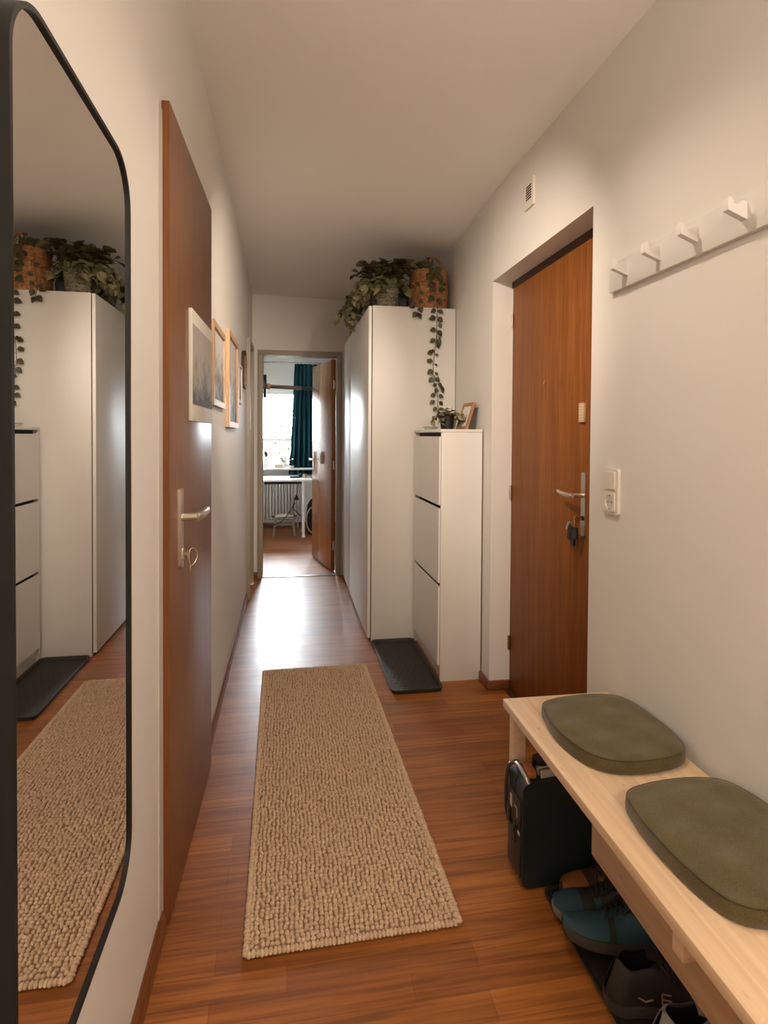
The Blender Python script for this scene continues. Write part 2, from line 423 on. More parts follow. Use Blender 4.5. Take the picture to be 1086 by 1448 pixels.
struct('floor', MB().box(-1.2, 2.0, -1.4, 8.1, -.08, 0), 'floor', 'reddish brown strip parquet floor running from the hallway into the far room', 'floor')
w = MB()
w.box(XL - .14, XL, -1.4, 4.5, 0, 2.72).box(XL - .14, XL, 4.5, 4.94, 2.0, 2.72).box(XL - .14, XL, 4.94, YF, 0, 2.72)
struct('wall_left', w, 'wall', 'white painted left hallway wall carrying the mirror and framed pictures', 'wall')
w = MB()
w.box(XR, XR + .16, -1.4, 1.76, 0, 2.72).box(XR, XR + .16, 1.76, 2.70, 2.05, 2.72)
w.prism([(XR, 2.70), (XR + .04, 3.45), (XR + .04, YF), (XR + .2, YF), (XR + .2, 2.70)], 'z', 0, 2.72)
struct('wall_right', w, 'wall', 'white painted right hallway wall with the deep entry door recess', 'wall')
w = MB()
w.box(XL - .14, -.245, YF, YF + .14, 0, 2.72).box(.45, XR + .2, YF, YF + .14, 0, 2.72).box(-.245, .45, YF, YF + .14, 2.015, 2.72)
struct('wall_far', w, 'wall', 'white end wall of the hallway around the open far doorway', 'wall')
struct('wall_back', MB().box(XL - .14, XR + .16, -1.55, -1.4, 0, 2.72), 'wall', 'white wall closing the hallway behind the viewer', 'wall')
# ceiling: old plaster, a little higher along the left wall
def cz(x, y):
    t = (x - XL) / (XR - XL); k = min(1, max(0, (y - 3.) / (YF - 3.)))
    return (2.61 * (1 - k) + 2.525 * k) * (1 - t) + 2.49 * t
w = MB(); xs = [XL - .1, XL, .0, .34, .68, XR, XR + .15]; ys = [-1.5 + .475 * i for i in range(15)]
fs = w.grid([[(x, y, cz(min(max(x, XL), XR), y)) for x in xs] for y in ys])
r = bmesh.ops.extrude_face_region(w.bm, geom=list(w.bm.faces))
bmesh.ops.translate(w.bm, vec=(0, 0, .1), verts=[v for v in r['geom'] if isinstance(v, bmesh.types.BMVert)])
bmesh.ops.recalc_face_normals(w.bm, faces=list(w.bm.faces))
struct('ceiling', w, 'ceil', 'plain off-white plaster ceiling of the hallway', 'ceiling')
# far room shell
RX0, RX1, RY = -.47, 1.7, 8.0
w = MB()
w.box(RX0 - .1, -.40, RY, RY + .14, 0, 2.5).box(.62, RX1 + .1, RY, RY + .14, 0, 2.5).box(-.40, .62, RY, RY + .14, 0, .83).box(-.40, .62, RY, RY + .14, 1.90, 2.5)
struct('wall_window', w, 'wall', 'white window wall of the far room above and below the window', 'wall')
struct('wall_room_left', MB().box(RX0 - .1, RX0, YF + .14, RY, 0, 2.5), 'wall', 'white side wall of the far room left of the desk', 'wall')
struct('wall_room_right', MB().box(RX1, RX1 + .1, YF + .14, RY, 0, 2.5), 'wall', 'white side wall of the far room behind the open door', 'wall')
struct('ceiling_room', MB().box(RX0 - .1, RX1 + .1, YF + .14, RY + .14, 2.36, 2.46), 'ceil', 'white ceiling strip of the far room above the curtain', 'ceiling')
struct('wall_room_near', MB().box(XR + .2, RX1 + .1, YF + .02, YF + .14, 0, 2.5), 'wall', 'hidden near wall of the far room beside the hallway', 'wall')

# skirting boards
def skirt_y(y0, y1, xw, sgn, h=.055):
    m = MB(); m.prism([(xw, 0), (xw + sgn * .013, 0), (xw + sgn * .013, h * .55), (xw + sgn * .010, h * .8), (xw + sgn * .004, h), (xw, h)], 'y', y0, y1); return m
m = skirt_y(-1.4, 1.505, XL, 1)
struct('baseboard_left', m, 'base', 'brown wooden baseboard below the tall mirror', 'baseboard', 30)
struct('baseboard_left_far', skirt_y(2.26, 4.47, XL, 1), 'base', 'brown wooden baseboard under the row of framed pictures', 'baseboard', 30)
struct('baseboard_corner', MB().box(-.32, -.272, YF - .013, YF, 0, .055, .003), 'base_x', 'short brown baseboard stub left of the far doorway', 'baseboard', 30)
m = MB().box(XR - .013, XR, 2.688, 2.818, 0, .05, .003).box(XR - .013, 1.105, 2.687, 2.70, 0, .05, .003)
struct('baseboard_right', m, 'base_x', 'brown baseboard wrapping the corner between shoe cabinet and entry door', 'baseboard', 30)
struct('baseboard_right_near', skirt_y(-1.4, 1.76, XR, -1), 'base', 'brown baseboard on the right wall behind the bench', 'baseboard', 30)
struct('baseboard_room', MB().box(RX0, RX1, RY - .013, RY, 0, .06, .003), 'base_x', 'brown baseboard under the radiator in the far room', 'baseboard', 30)

# ------------------------------------------------------------------ entry door (door_1) in the recess
d1 = thing('door_1', 'reddish brown flush entry door with peephole in the right wall recess', 'door', (1.105, 2.23, 0), kind='structure')
MB().box(0, .045, -.465, .465, .006, 2.018, .002).build('panel', 'door_e', d1)
MB().box(-.004, .05, -.469, .469, 2.018, 2.05).build('head_frame', 'dark_wood', d1)  # door header, with the recess shade above the leaf put into its dark colour
MB().box(.0, .05, -.4695, -.466, .0, 2.018).box(0, .05, .466, .4695, 0, 2.018).build('jamb_lining', 'white_frame', d1)
MB().box(-.03, .05, -.465, .465, .0, .006, .001).build('threshold', 'dark_wood', d1)
for z in (1.86, 1.0, .24):
    MB().cyl((-.006, .462, z - .035), (-.006, .462, z + .035), .006, 10).cyl((-.006, .462, z - .004), (-.006, .462, z + .004), .0075, 10).build('hinge', 'brass' if z < .5 else 'steel', d1)
MB().cyl((-.004, .10, 1.515), (.004, .10, 1.515), .009, 16).build('peephole', 'brass', d1)
hp = MB(); hp.prism(rrect(-.268, -.238, .905, 1.145, .008), 'x', -.009, 0); hp.build('handle_plate', 'steel', d1)
lv = MB(); lv.tube([(-.005, -.251, 1.058), (-.048, -.251, 1.058)], .009, 12)
lv.tube(smooth_pts([(-.048, -.251, 1.058), (-.056, -.225, 1.058), (-.055, -.175, 1.062), (-.048, -.125, 1.066)], 5), [.009] * 8 + [.0085, .008, .008, .008, .0078, .0075, .007, .005][:8], 12)
lv.build('lever_handle', 'steel', d1)
MB().cyl((-.014, -.253, .972), (0, -.253, .972), .0085, 14).build('lock_cylinder', 'black', d1)

# keys hanging from the entry lock
k = thing('key_bunch', 'bunch of keys with black fobs hanging from the entry door lock', 'keys', (1.075, 1.972, .97))
ring = [(-.004 + .0 * math.cos(a), .012 * math.cos(a) + .012, .013 * math.sin(a) - .002) for a in [2 * PI * i / 18 for i in range(18)]]
MB().tube(ring, .0015, 6, True).build('key_ring', 'brass', k)
MB().box(-.002, .016, -.001, .001, -.003, .004).lathe([(.0, -.002), (.010, -.002), (.010, .002), (.0, .002)], (0, 0, 0), 14, Matrix.Translation((-.006, 0, 0)) @ Matrix.Rotation(PI / 2, 4, 'X'), cap=False).build('key', 'brass', k)
for nm, y, z0, z1, wd, rx, mt in (('fob', .010, -.105, -.035, .011, .06, 'pot_black'), ('fob', .026, -.085, -.03, .010, .22, 'pot_black'), ('fob', -.002, -.075, -.03, .009, -.08, 'pot_black'), ('key', .034, -.055, -.018, .006, .5, 'steel')):
    R = Matrix.Translation((-.010, y, 0)) @ Matrix.Rotation(rx, 4, 'X')
    f = MB(); f.prism(rrect(-wd, wd, z0, z1, wd * .6, 5), 'x', -.006, .003, R)
    f.build(nm, mt, k)
MB().tube(smooth_pts([(-.006, .012, -.014), (-.008, .014, -.024), (-.009, .012, -.037)], 4), .0018, 6).tube(smooth_pts([(-.006, .02, -.01), (-.01, .026, -.02), (-.01, .027, -.034)], 4), .0016, 6).build('chain', 'brass', k)
# small perforated card by the door edge
m = MB().box(1.094, 1.104, 1.976, 2.014, 1.335, 1.408, .001)
o = m.build('door_tag', 'cork'); tag(o, 'small beige card tag stuck on the entry door above its handle', 'tag')
m = MB()
for i in range(3):
    for j in range(6): m.box(1.0925, 1.0945, 1.9825 + i * .011, 1.9855 + i * .011, 1.345 + j * .0105, 1.348 + j * .0105)
m.build('dot', 'paper', o)['kind'] = 'stuff'

# ------------------------------------------------------------------ left door (door_2)
d2 = thing('door_2', 'reddish brown flush door on the left wall with a mounted print', 'door', (-.288, 2.22, 0), kind='structure', rotz=-.017)
# local: x out of wall, y from hinge (0) towards the viewer (-.66)
MB().box(-.0185, .0, -.70, .0, .012, 2.125, .0015).build('panel', 'door_l', d2)
MB().box(-.0187, -.0003, -.7006, -.6985, .014, 2.123).build('edge_lipping', 'door_edge', d2)
hp = MB(); hp.prism(rrect(-.601, -.569, .91, 1.13, .009), 'x', 0, .009); hp.build('handle_plate', 'steel', d2)
lv = MB(); lv.tube([(.004, -.585, 1.05), (.050, -.585, 1.052)], .0115, 14)
lv.tube(smooth_pts([(.045, -.585, 1.052), (.054, -.570, 1.052), (.058, -.51, 1.053), (.055, -.46, 1.054)], 5), [.0115] * 5 + [.011] * 5 + [.0105] * 5 + [.007], 14)
lv.build('lever_handle', 'steel', d2)
MB().prism(rrect(-.5925, -.5775, .93, .965, .007), 'x', .009, .012).build('lock_cylinder', 'steel', d2)
k = thing('key_bunch', 'small key on a wire ring in the left door lock', 'keys', (-.2855, 1.635, .949))
MB().box(-.012, .012, -.0012, .0012, -.004, .004).prism(rrect(-.012, .010, -.011, .011, .006), 'x', .010, .0122, Matrix.Rotation(PI / 2, 4, 'X') @ Matrix.Identity(4)).build('key', 'brass', k)
MB().tube(smooth_pts([(.016, 0, .010), (.026, .010, .012), (.034, .016, -.006), (.028, .012, -.026), (.018, .002, -.034), (.014, -.002, -.012)], 4, True), .0012, 6, True).build('key_ring', 'steel', k)
MB().box(.014, .019, -.004, .006, -.052, -.034, .0015).build('key_tag', 'brass', k)
m = MB().box(XL, XL + .003, 1.475, 1.53, 0, 2.10, .0005)
struct('trim_1', m, 'white_frame', 'thin white steel frame strip beside the near edge of the left door', 'trim')

# ------------------------------------------------------------------ far doorway: frame + open leaf (door_3)
d3 = thing('door_3', 'brown wooden door standing open into the far room', 'door', (.432, 5.285, 0), kind='structure', rotz=math.radians(12.2))
MB().box(-.040, 0, .0, .70, .012, 1.985, .002).build('panel', 'door_f', d3)
MB().prism(rrect(.625, .645, .92, 1.11, .005), 'x', -.047, -.040).build('handle_plate', 'steel', d3)
MB().tube([(-.042, .635, 1.03), (-.085, .635, 1.03)], .008, 10).tube([(-.083, .642, 1.03), (-.085, .57, 1.03), (-.083, .53, 1.03)], .008, 10).build('lever_handle', 'steel', d3)
for z in (.25, 1.0, 1.75): MB().cyl((-.02, -.008, z - .04), (-.02, -.008, z + .04), .007, 10).build('hinge', 'steel', d3)
m = MB()
m.box(-.272, -.228, YF - .012, YF + .15, 0, 2.0, .003).box(.434, .478, YF - .012, YF + .15, 0, 2.0, .003).box(-.272, .478, YF - .012, YF + .15, 1.992, 2.034, .003)
struct('trim_2', m, 'steel_frame', 'taupe painted steel frame around the far doorway', 'trim', 30)
o = MB().box(-.228, .434, YF - .01, YF + .035, 0, .006, .002).build('threshold_strip', 'alu'); tag(o, 'pale metal threshold strip on the floor of the far doorway', 'threshold')
# white pouch hanging on the open door's lever
o = MB().box(-.014, .014, -.022, .022, -.06, .06, .004).build('wall_box', 'paper', None, 35, (.318, 5.565, 1.06), (0, 0, .213)); tag(o, 'small white box fixed on the open far door beside its handle', 'box')
MB().box(.0142, .017, -.02, .02, -.055, .055).build('back_pad', 'dark_wood', o)

# left doorway near the end of the hall
m = MB().box(XL - .12, -.292, 4.925, 4.962, 0, 2.03, .003).box(XL - .12, -.292, 4.478, 4.512, 0, 2.03, .003).box(XL - .12, -.292, 4.512, 4.925, 1.985, 2.03, .003)
struct('trim_3', m, 'steel_frame', 'taupe painted door frame in the left wall near the hall end', 'trim', 30)
d4 = thing('door_4', 'brown closed door set back in the left frame at the hall end', 'door', (XL - .1, 4.72, 0), kind='structure')
MB().box(-.03, .01, -.206, .204, .01, 1.98, .002).build('panel', 'door_l', d4)

# ------------------------------------------------------------------ mirror
mi = thing('wall_mirror', 'tall wall mirror with rounded corners and thin black metal frame', 'mirror', (XL, .903, 1.1025))
ya, yb, za, zb = -.232, .24, -.6625, .681
MB().ring(rrect(ya, yb, za, zb, .085, 12), rrect(ya + .007, yb - .007, za + .007, zb - .007, .078, 12), 'x', .0015, .0245).build('frame', 'black', mi, 30)
MB().prism(rrect(ya + .0065, yb - .0065, za + .0065, zb - .0065, .0785, 12), 'x', .004, .020).build('mirror_glass', 'mirror', mi, 30)

# ------------------------------------------------------------------ pictures
def framed(name, label, cat, y0, y1, z0, z1, fw, depth, fm, pm, mat_w=0., x=XL + .0015, grp=None):
    t = thing(name, label, cat, (x, (y0 + y1) / 2, (z0 + z1) / 2), group=grp)
    h, v = (y1 - y0) / 2, (z1 - z0) / 2
    O = [(h, v), (-h, v), (-h, -v), (h, -v)]; I = [(h - fw, v - fw), (-h + fw, v - fw), (-h + fw, -v + fw), (h - fw, -v + fw)]
    MB().ring(O, I, 'x', 0, depth).build('frame', fm, t, 0)
    MB().box(.001, depth * .45, -h + fw * .9, h - fw * .9, -v + fw * .9, v - fw * .9).build('mount', 'paper', t, 0)
    a = fw + mat_w
    MB().box(depth * .45, depth * .5, -h + a, h - a, -v + a, v - a).build('picture', pm, t, 0)
    return t
pg = 'framed pictures on the left wall'
framed('framed_picture', 'oak framed grey print on the left wall, nearest to the left door', 'picture', 2.42, 2.85, 1.403, 1.757, .026, .016, 'oak', 'print2', .0, grp=pg)
framed('framed_picture', 'tall oak framed grey print between the shorter oak one and the white one', 'picture', 2.97, 3.50, 1.318, 1.82, .030, .022, 'oak', 'print3', .0, grp=pg)
framed('framed_picture', 'small white framed print on the left wall past the two oak frames', 'picture', 3.63, 3.88, 1.48, 1.73, .018, .014, 'paper', 'print4', .01, grp=pg)
t = thing('wooden_plaque', 'dark brown wooden plaque with rounded top at the far end of the pictures', 'plaque', (XL, 4.10, 1.61))
pl = [(-.12, 0), (.12, 0), (.12, .20), (.10, .235), (.05, .255), (0, .26), (-.05, .255), (-.10, .235), (-.12, .20)]
MB().prism(pl, 'x', .001, .020).build('board', 'dark_wood', t)
MB().prism([(y * .72, .03 + z * .76) for y, z in pl], 'x', .020, .024).build('relief', 'oak_d', t)
# print block mounted on the left door: lies on the turned leaf
t = thing('mounted_print', 'grey landscape print on a white board hanging on the left door', 'picture', tuple((Matrix.Translation((-.288, 2.22, 0)) @ Matrix.Rotation(-.017, 4, 'Z')) @ Vector((.0005, -.258, 1.489))), rotz=-.017)
MB().box(0, .011, -.198, .198, -.168, .168, .001).build('board', 'paper', t)
MB().box(.011, .0118, -.19, .19, -.118, .125).build('picture', 'print', t, 0)

# ------------------------------------------------------------------ wardrobe
wd = thing('wardrobe', 'tall white glossy wardrobe on the right below the plants and basket', 'wardrobe', (0, 0, 0))
x0, x1, y0, y1, H = .508, 1.036, 3.456, 5.02, 2.08
MB().box(x0, x1, y0, y0 + .018, 0, H, .0012).build('side_panel', 'white', wd)
MB().box(x0, x1, y1 - .018, y1, 0, H, .0012).build('side_panel', 'white', wd)
MB().box(x0, x1, y0 + .018, y1 - .018, H - .018, H, .001).build('top_panel', 'white', wd)
MB().box(x1 - .008, x1, y0 + .018, y1 - .018, .06, H - .018).build('back_panel', 'white', wd)
MB().box(x0 + .035, x0 + .05, y0 + .018, y1 - .018, 0, .055).build('plinth', 'gap', wd)
MB().box(x0 + .01, x1 - .01, y0 + .018, y1 - .018, .055, .07).build('bottom_panel', 'white', wd)
dd = [(y0 + .002, 4.475), (4.479, y1 - .002)]
for k_, (a, b) in enumerate(dd):
    MB().box(x0 - .024, x0 - .005, a, b, .022 if k_ == 0 else .026, H - .004, .0012).build('door', 'gloss', wd)
MB().box(x0 - .005, x0 - .0003, y0 + .008, y0 + .014, .03, H - .02).build('edge_seal', 'gap', wd)

# ------------------------------------------------------------------ shoe cabinet
s = thing('shoe_cabinet', 'narrow white shoe cabinet with three tip-out fronts beside the wardrobe', 'cabinet', (0, 0, 0))
cx0, cx1, cy0, cy1, CH = .775, .999, 2.83, 3.445, 1.315
MB().box(cx0 + .004, cx1 + .0, cy0, cy0 + .016, 0, CH - .0165, .001).build('side_panel', 'white', s)
MB().box(cx0 + .004, cx1 + .035, cy1 - .016, cy1, 0, CH - .0165, .001).build('side_panel', 'white', s)
MB().box(cx0 - .002, cx1, cy0 - .001, cy1, CH - .016, CH, .0012).build('top_panel', 'white', s)
MB().box(cx0 + .03, cx0 + .034, cy0 + .016, cy1 - .016, .02, CH - .017).build('inner_back', 'gap', s)
MB().box(cx0 + .02, cx0 + .03, cy0 + .016, cy1 - .016, 0, .075).build('plinth', 'white', s)
for z0_, z1_ in ((.919, 1.277), (.512, .901), (.082, .494)):
    f = MB(); f.prism([(cx0 + .012, z0_), (cx0 + .012, z1_ - .016), (cx0 + .006, z1_), (cx0 - .004, z1_), (cx0 - .004, z0_)], 'y', cy0 + .017, cy1 - .017)
    f.build('flap_front', 'white', s, 20)

# ------------------------------------------------------------------ boot tray by the wardrobe
def tray(name, label, x0, x1, y0, y1, h, lip, mat, rib=True):
    t = thing(name, label, 'tray', ((x0 + x1) / 2, (y0 + y1) / 2, 0))
    a, b = (x1 - x0) / 2, (y1 - y0) / 2
    prof = [(0, .0), (0, .0)]
    O = rrect(-a, a, -b, b, .03); I = rrect(-a + lip, a - lip, -b + lip, b - lip, .024)
    MB().prism(rrect(-a + .008, a - .008, -b + .008, b - .008, .026), 'z', .001, .006).build('base', mat, t, 20)
    O2 = rrect(-a + .006, a - .006, -b + .006, b - .006, .028)
    m = MB(); n = len(O)
    rows = [[(p[0], p[1], z) for p in pts] for pts, z in ((O2, .001), (O, h * .8), (O, h), (rrect(-a + lip * .5, a - lip * .5, -b + lip * .5, b - lip * .5, .027), h + .001), (I, h), (rrect(-a + lip * 1.3, a - lip * 1.3, -b + lip * 1.3, b - lip * 1.3, .022), .0062))]
    m.grid(rows, True); bmesh.ops.recalc_face_normals(m.bm, faces=list(m.bm.faces)); m.build('rim', mat, t, 40)
    if rib:
        m = MB(); ny = int((y1 - y0 - .1) / .035); nx = int((x1 - x0 - .06) / .03)
        for j in range(ny):
            for i in range(nx):
                if j % 2 and i == nx - 1: continue
                px, py = -a + .045 + i * .03 + (.015 if j % 2 else 0), -b + .05 + j * .035
                m.box(px - .006, px + .006, py - .002, py + .002, .006, .0076, .0006, 1)
        m.build('studs', mat, t, 20)['kind'] = 'stuff'
    return t
tray('boot_tray', 'black rubber boot tray on the parquet in front of the shoe cabinet', .505, .770, 2.715, 3.43, .021, .014, 'rubber')

# ------------------------------------------------------------------ rug: thousands of looped jute tufts
def rug():
    W, Ln = .56, 1.705
    t = thing('runner_rug', 'chunky natural jute runner rug along the middle of the hallway', 'rug', (.1605, 2.2445, 0), rotz=.0157)
    rs = np.random.RandomState(5)
    # base lump
    seg, rg = 8, 4
    V, Fq = [], []
    for i in range(rg + 1):
        ph = PI / 2 * i / rg * 1.15 - .2
        for j in range(seg):
            a = 2 * PI * j / seg; V.append((math.cos(ph) * math.cos(a), math.cos(ph) * math.sin(a), math.sin(ph)))
    for i in range(rg):
        for j in range(seg): Fq.append((i * seg + j, i * seg + (j + 1) % seg, (i + 1) * seg + (j + 1) % seg, (i + 1) * seg + j))
    V = np.array(V); Fq = np.array(Fq)
    def lumps(C, S, rot, name, mat):
        n = len(C); c, s_ = np.cos(rot), np.sin(rot)
        P = V[None] * S[:, None, :]
        X = P[:, :, 0] * c[:, None] - P[:, :, 1] * s_[:, None] + C[:, 0, None]; Y = P[:, :, 0] * s_[:, None] + P[:, :, 1] * c[:, None] + C[:, 1, None]; Z = P[:, :, 2] + C[:, 2, None]
        co = np.stack([X, Y, Z], -1).reshape(-1, 3)
        fc = (Fq[None] + (np.arange(n) * len(V))[:, None, None]).reshape(-1, 4)
        me = bpy.data.meshes.new(name); me.vertices.add(len(co)); me.vertices.foreach_set('co', co.ravel())
        me.loops.add(fc.size); me.loops.foreach_set('vertex_index', fc.ravel())
        me.polygons.add(len(fc)); me.polygons.foreach_set('loop_start', np.arange(0, fc.size, 4)); me.polygons.foreach_set('loop_total', np.full(len(fc), 4))
        me.update(); me.validate()
        return link_mesh(name, me, mat, t, 60)
    px, py = .0128, .0132
    nx, ny = int((W - .02) / px), int((Ln - .03) / py)
    I, J = np.meshgrid(np.arange(nx), np.arange(ny), indexing='ij')
    cx = (I.ravel() - (nx - 1) / 2) * px; cy = (J.ravel() - (ny - 1) / 2) * py
    n = len(cx)
    cx = cx + .0022 * np.sin(cy * 40 + cx * 13) + rs.uniform(-.0024, .0024, n); cy = cy + .0022 * np.sin(cx * 55) + rs.uniform(-.0024, .0024, n)
    # worn strip: flatter towards the far half
    f = np.clip((cy + .85) / 1.7, 0, 1)
    C = np.stack([cx, cy, np.full(n, .0065) + rs.uniform(-.0016, .0020, n)], 1)
    S = np.stack([rs.uniform(.0050, .0070, n), rs.uniform(.0056, .0078, n), rs.uniform(.0055, .0085, n)], 1)
    lumps(C, S, rs.uniform(-1.57, 1.57, n), 'pile', 'jute')
    # whipped border: fat wraps along the edges
    bc, br = [], []
    st = .0105
    for sx in (-1, 1):
        for y in np.arange(-Ln / 2 + .01, Ln / 2 - .008, st): bc.append((sx * (W / 2 - .007), y)); br.append(0)
    for sy in (-1, 1):
        for x in np.arange(-W / 2 + .014, W / 2 - .012, st): bc.append((x, sy * (Ln / 2 - .008))); br.append(1)
    bc = np.array(bc); br = np.array(br); n = len(bc)
    C = np.concatenate([bc + rs.uniform(-.001, .001, (n, 2)), np.full((n, 1), .0065)], 1)
    S = np.where(br[:, None] == 0, np.array([[.0095, .0065, .0075]]), np.array([[.0065, .0105, .0078]])) * rs.uniform(.92, 1.08, (n, 1))
    lumps(C, S, rs.uniform(-.15, .15, n), 'binding', 'jute')
    MB().box(-W / 2 + .004, W / 2 - .004, -Ln / 2 + .004, Ln / 2 - .004, .0005, .006).build('backing', 'jute_back', t, 0)
rug()

# ------------------------------------------------------------------ bench
BZ = .48
b = thing('bench', 'long pale pine bench against the right wall', 'bench', (.655, 1.63, 0), rotz=-.0155)
# local y runs towards -1.45 (viewer), x towards the wall
MB().box(-.008, .335, -1.42, -.004, BZ - .024, BZ, .0018).build('seat_board', 'pine', b)
for yy in (-.045, -1.40): MB().box(.012, .05, yy, yy + .036, 0, BZ - .0245, .002).build('leg', 'pine', b)
for yy in (-.045, -1.40): MB().box(.285, .323, yy, yy + .036, 0, BZ - .0245, .002).build('leg', 'pine', b)
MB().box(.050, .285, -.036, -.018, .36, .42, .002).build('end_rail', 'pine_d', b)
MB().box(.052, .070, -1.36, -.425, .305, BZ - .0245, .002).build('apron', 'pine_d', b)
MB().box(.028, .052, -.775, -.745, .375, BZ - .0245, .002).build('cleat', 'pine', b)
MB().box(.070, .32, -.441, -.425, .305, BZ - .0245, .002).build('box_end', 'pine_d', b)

# ------------------------------------------------------------------ seat cushions
def cushion(label, outline, loc, rotz):
    t = thing('seat_cushion', label, 'cushion', loc, rotz, group='olive seat cushions on the bench')
    P = [Vector((p[0], p[1], 0)) for p in outline]
    c = sum(P, Vector()) / len(P)
    S = smooth_pts(P, 7, True); n = len(S)
    def ringat(f, z): return [(c + (q - c) * f) + Vector((0, 0, z)) for q in S]
    T = .036
    rows = [ringat(.90, .0005), ringat(.965, .001), ringat(.992, .006), ringat(1., T * .5), ringat(.994, T * .78), ringat(.985, T * .93), ringat(.972, T * 1.0)]
    for f in (.95, .9, .8, .7, .55, .4, .25, .1): rows.append(ringat(f, T * (1. + .16 * (1 - f ** 3))))
    rr = random.Random(3)
    rows[8:] = [[q + Vector((0, 0, .0016 * math.sin(q.x * 43 + q.y * 21) + .0012 * math.sin(q.y * 70 - q.x * 15))) for q in row] for row in rows[8:]]
    m = MB(); fs = m.grid(rows, True)
    m.bm.verts.ensure_lookup_table()
    m.bm.faces.new([m.bm.verts[i] for i in range(n)][::-1]); k0 = (len(rows) - 1) * n
    m.bm.faces.new([m.bm.verts[k0 + i] for i in range(n)])
    bmesh.ops.recalc_face_normals(m.bm, faces=list(m.bm.faces))
    m.build('cover', 'olive', t, 60)
    MB().tube(ringat(.981, T * .965), .0016, 6, True).build('seam', 'seam', t, 60)
    return t
o1 = [(.730, 1.520), (.702, 1.45), (.692, 1.353), (.716, 1.25), (.775, 1.205), (.872, 1.200), (.955, 1.222), (.985, 1.285), (.990, 1.39), (.983, 1.48), (.95, 1.53), (.85, 1.545)]
ctr = (.845, 1.37)
cushion('olive felt seat cushion lying on the far end of the bench', [(x - ctr[0], y - ctr[1]) for x, y in o1], (ctr[0], ctr[1], BZ), 0)
o2 = [(.727, 1.108), (.700, 1.04), (.694, .96), (.700, .872), (.722, .806), (.775, .779), (.87, .776), (.955, .80), (.987, .87), (.991, .98), (.983, 1.065), (.95, 1.115), (.85, 1.13)]
ctr = (.845, .955)
cushion('olive felt seat cushion on the bench, nearer the viewer and cropped by the frame', [(x - ctr[0], y - ctr[1]) for x, y in o2], (ctr[0], ctr[1], BZ), 0)

# ------------------------------------------------------------------ tool case under the bench
c = thing('tool_case', 'dark teal hard plastic tool case standing under the far end of the bench', 'case', (.652, 1.478, 0), rotz=.03)
def case_outline(x0, x1, z0, z1, r): return rrect(x0, x1, z0, z1, r, 6)
MB().prism(case_outline(0, .30, .004, .303, .024), 'y', .002, .052).prism(case_outline(0.003, .297, .006, .301, .024), 'y', .056, .104).build('shell', 'case', c, 30)
MB().prism(case_outline(-.003, .303, .02, .301, .02), 'y', .0525, .0555).build('parting_seam', 'case2', c, 30)
MB().box(-.004, .0, .012, .094, .165, .25, .0015).build('side_plate', 'case2', c)
MB().box(-.004, .0, .012, .094, .03, .145, .0015).build('side_plate', 'case2', c)
MB().box(-.0052, -.004, .066, .078, .20, .236).build('sticker', 'label', c)
MB().box(-.009, -.001, .034, .05, .115, .17, .003).box(-.012, -.008, .036, .048, .14, .165, .002).build('latch', 'case2', c)
MB().box(-.009, -.001, .078, .092, .15, .20, .003).build('latch', 'case2', c)
MB().tube(smooth_pts([(.002, .10, .14), (-.005, .104, .18), (-.005, .104, .26), (.004, .102, .304), (.03, .098, .311)], 5), .006, 8).build('strap', 'case2', c)
MB().tube(smooth_pts([(.018, .008, .302), (.016, .014, .311), (.018, .050, .315), (.02, .09, .311), (.02, .096, .302)], 4), .0075, 10).build('carry_handle', 'alu', c)
MB().box(-.0048, -.003, .014, .03, .148, .158, .001).build('trim_strip', 'label', c)
MB().box(-.0015, .0, .03, .075, .2, .203).box(-.0048, -.0038, .03, .05, .215, .218).box(-.0048, -.0038, .03, .034, .19, .218).build('marking', 'label', c)
# things on the case
o = MB().prism(rrect(-.03, .06, -.024, .024, .018), 'z', 0, .028).build('hand_brush', 'fabric_black', None, 35, (.745, 1.555, .3035), (0, 0, .4)); tag(o, 'black rounded object lying at the back of the tool case top', 'tool')
o = MB().box(-.014, .014, -.026, .026, 0, .018, .003).build('plastic_block', 'orange', None, 35, (.690, 1.527, .3035), (0, 0, -.1)); tag(o, 'small orange block lying on the tool case under the bench', 'block')
t = thing('folding_rule', 'folded metal rule with slats lying on the tool case', 'tool', (.742, 1.518, .3035), rotz=.12)
for i in range(4): MB().box(-.03, .10, -.017 + i * .009, -.0105 + i * .009, 0, .020, .001).build('slat', 'label' if i % 2 == 0 else 'steel', t)
MB().cyl((-.022, -.0115, .010), (-.022, .0165, .010), .0035, 10).build('rivet', 'black', t)

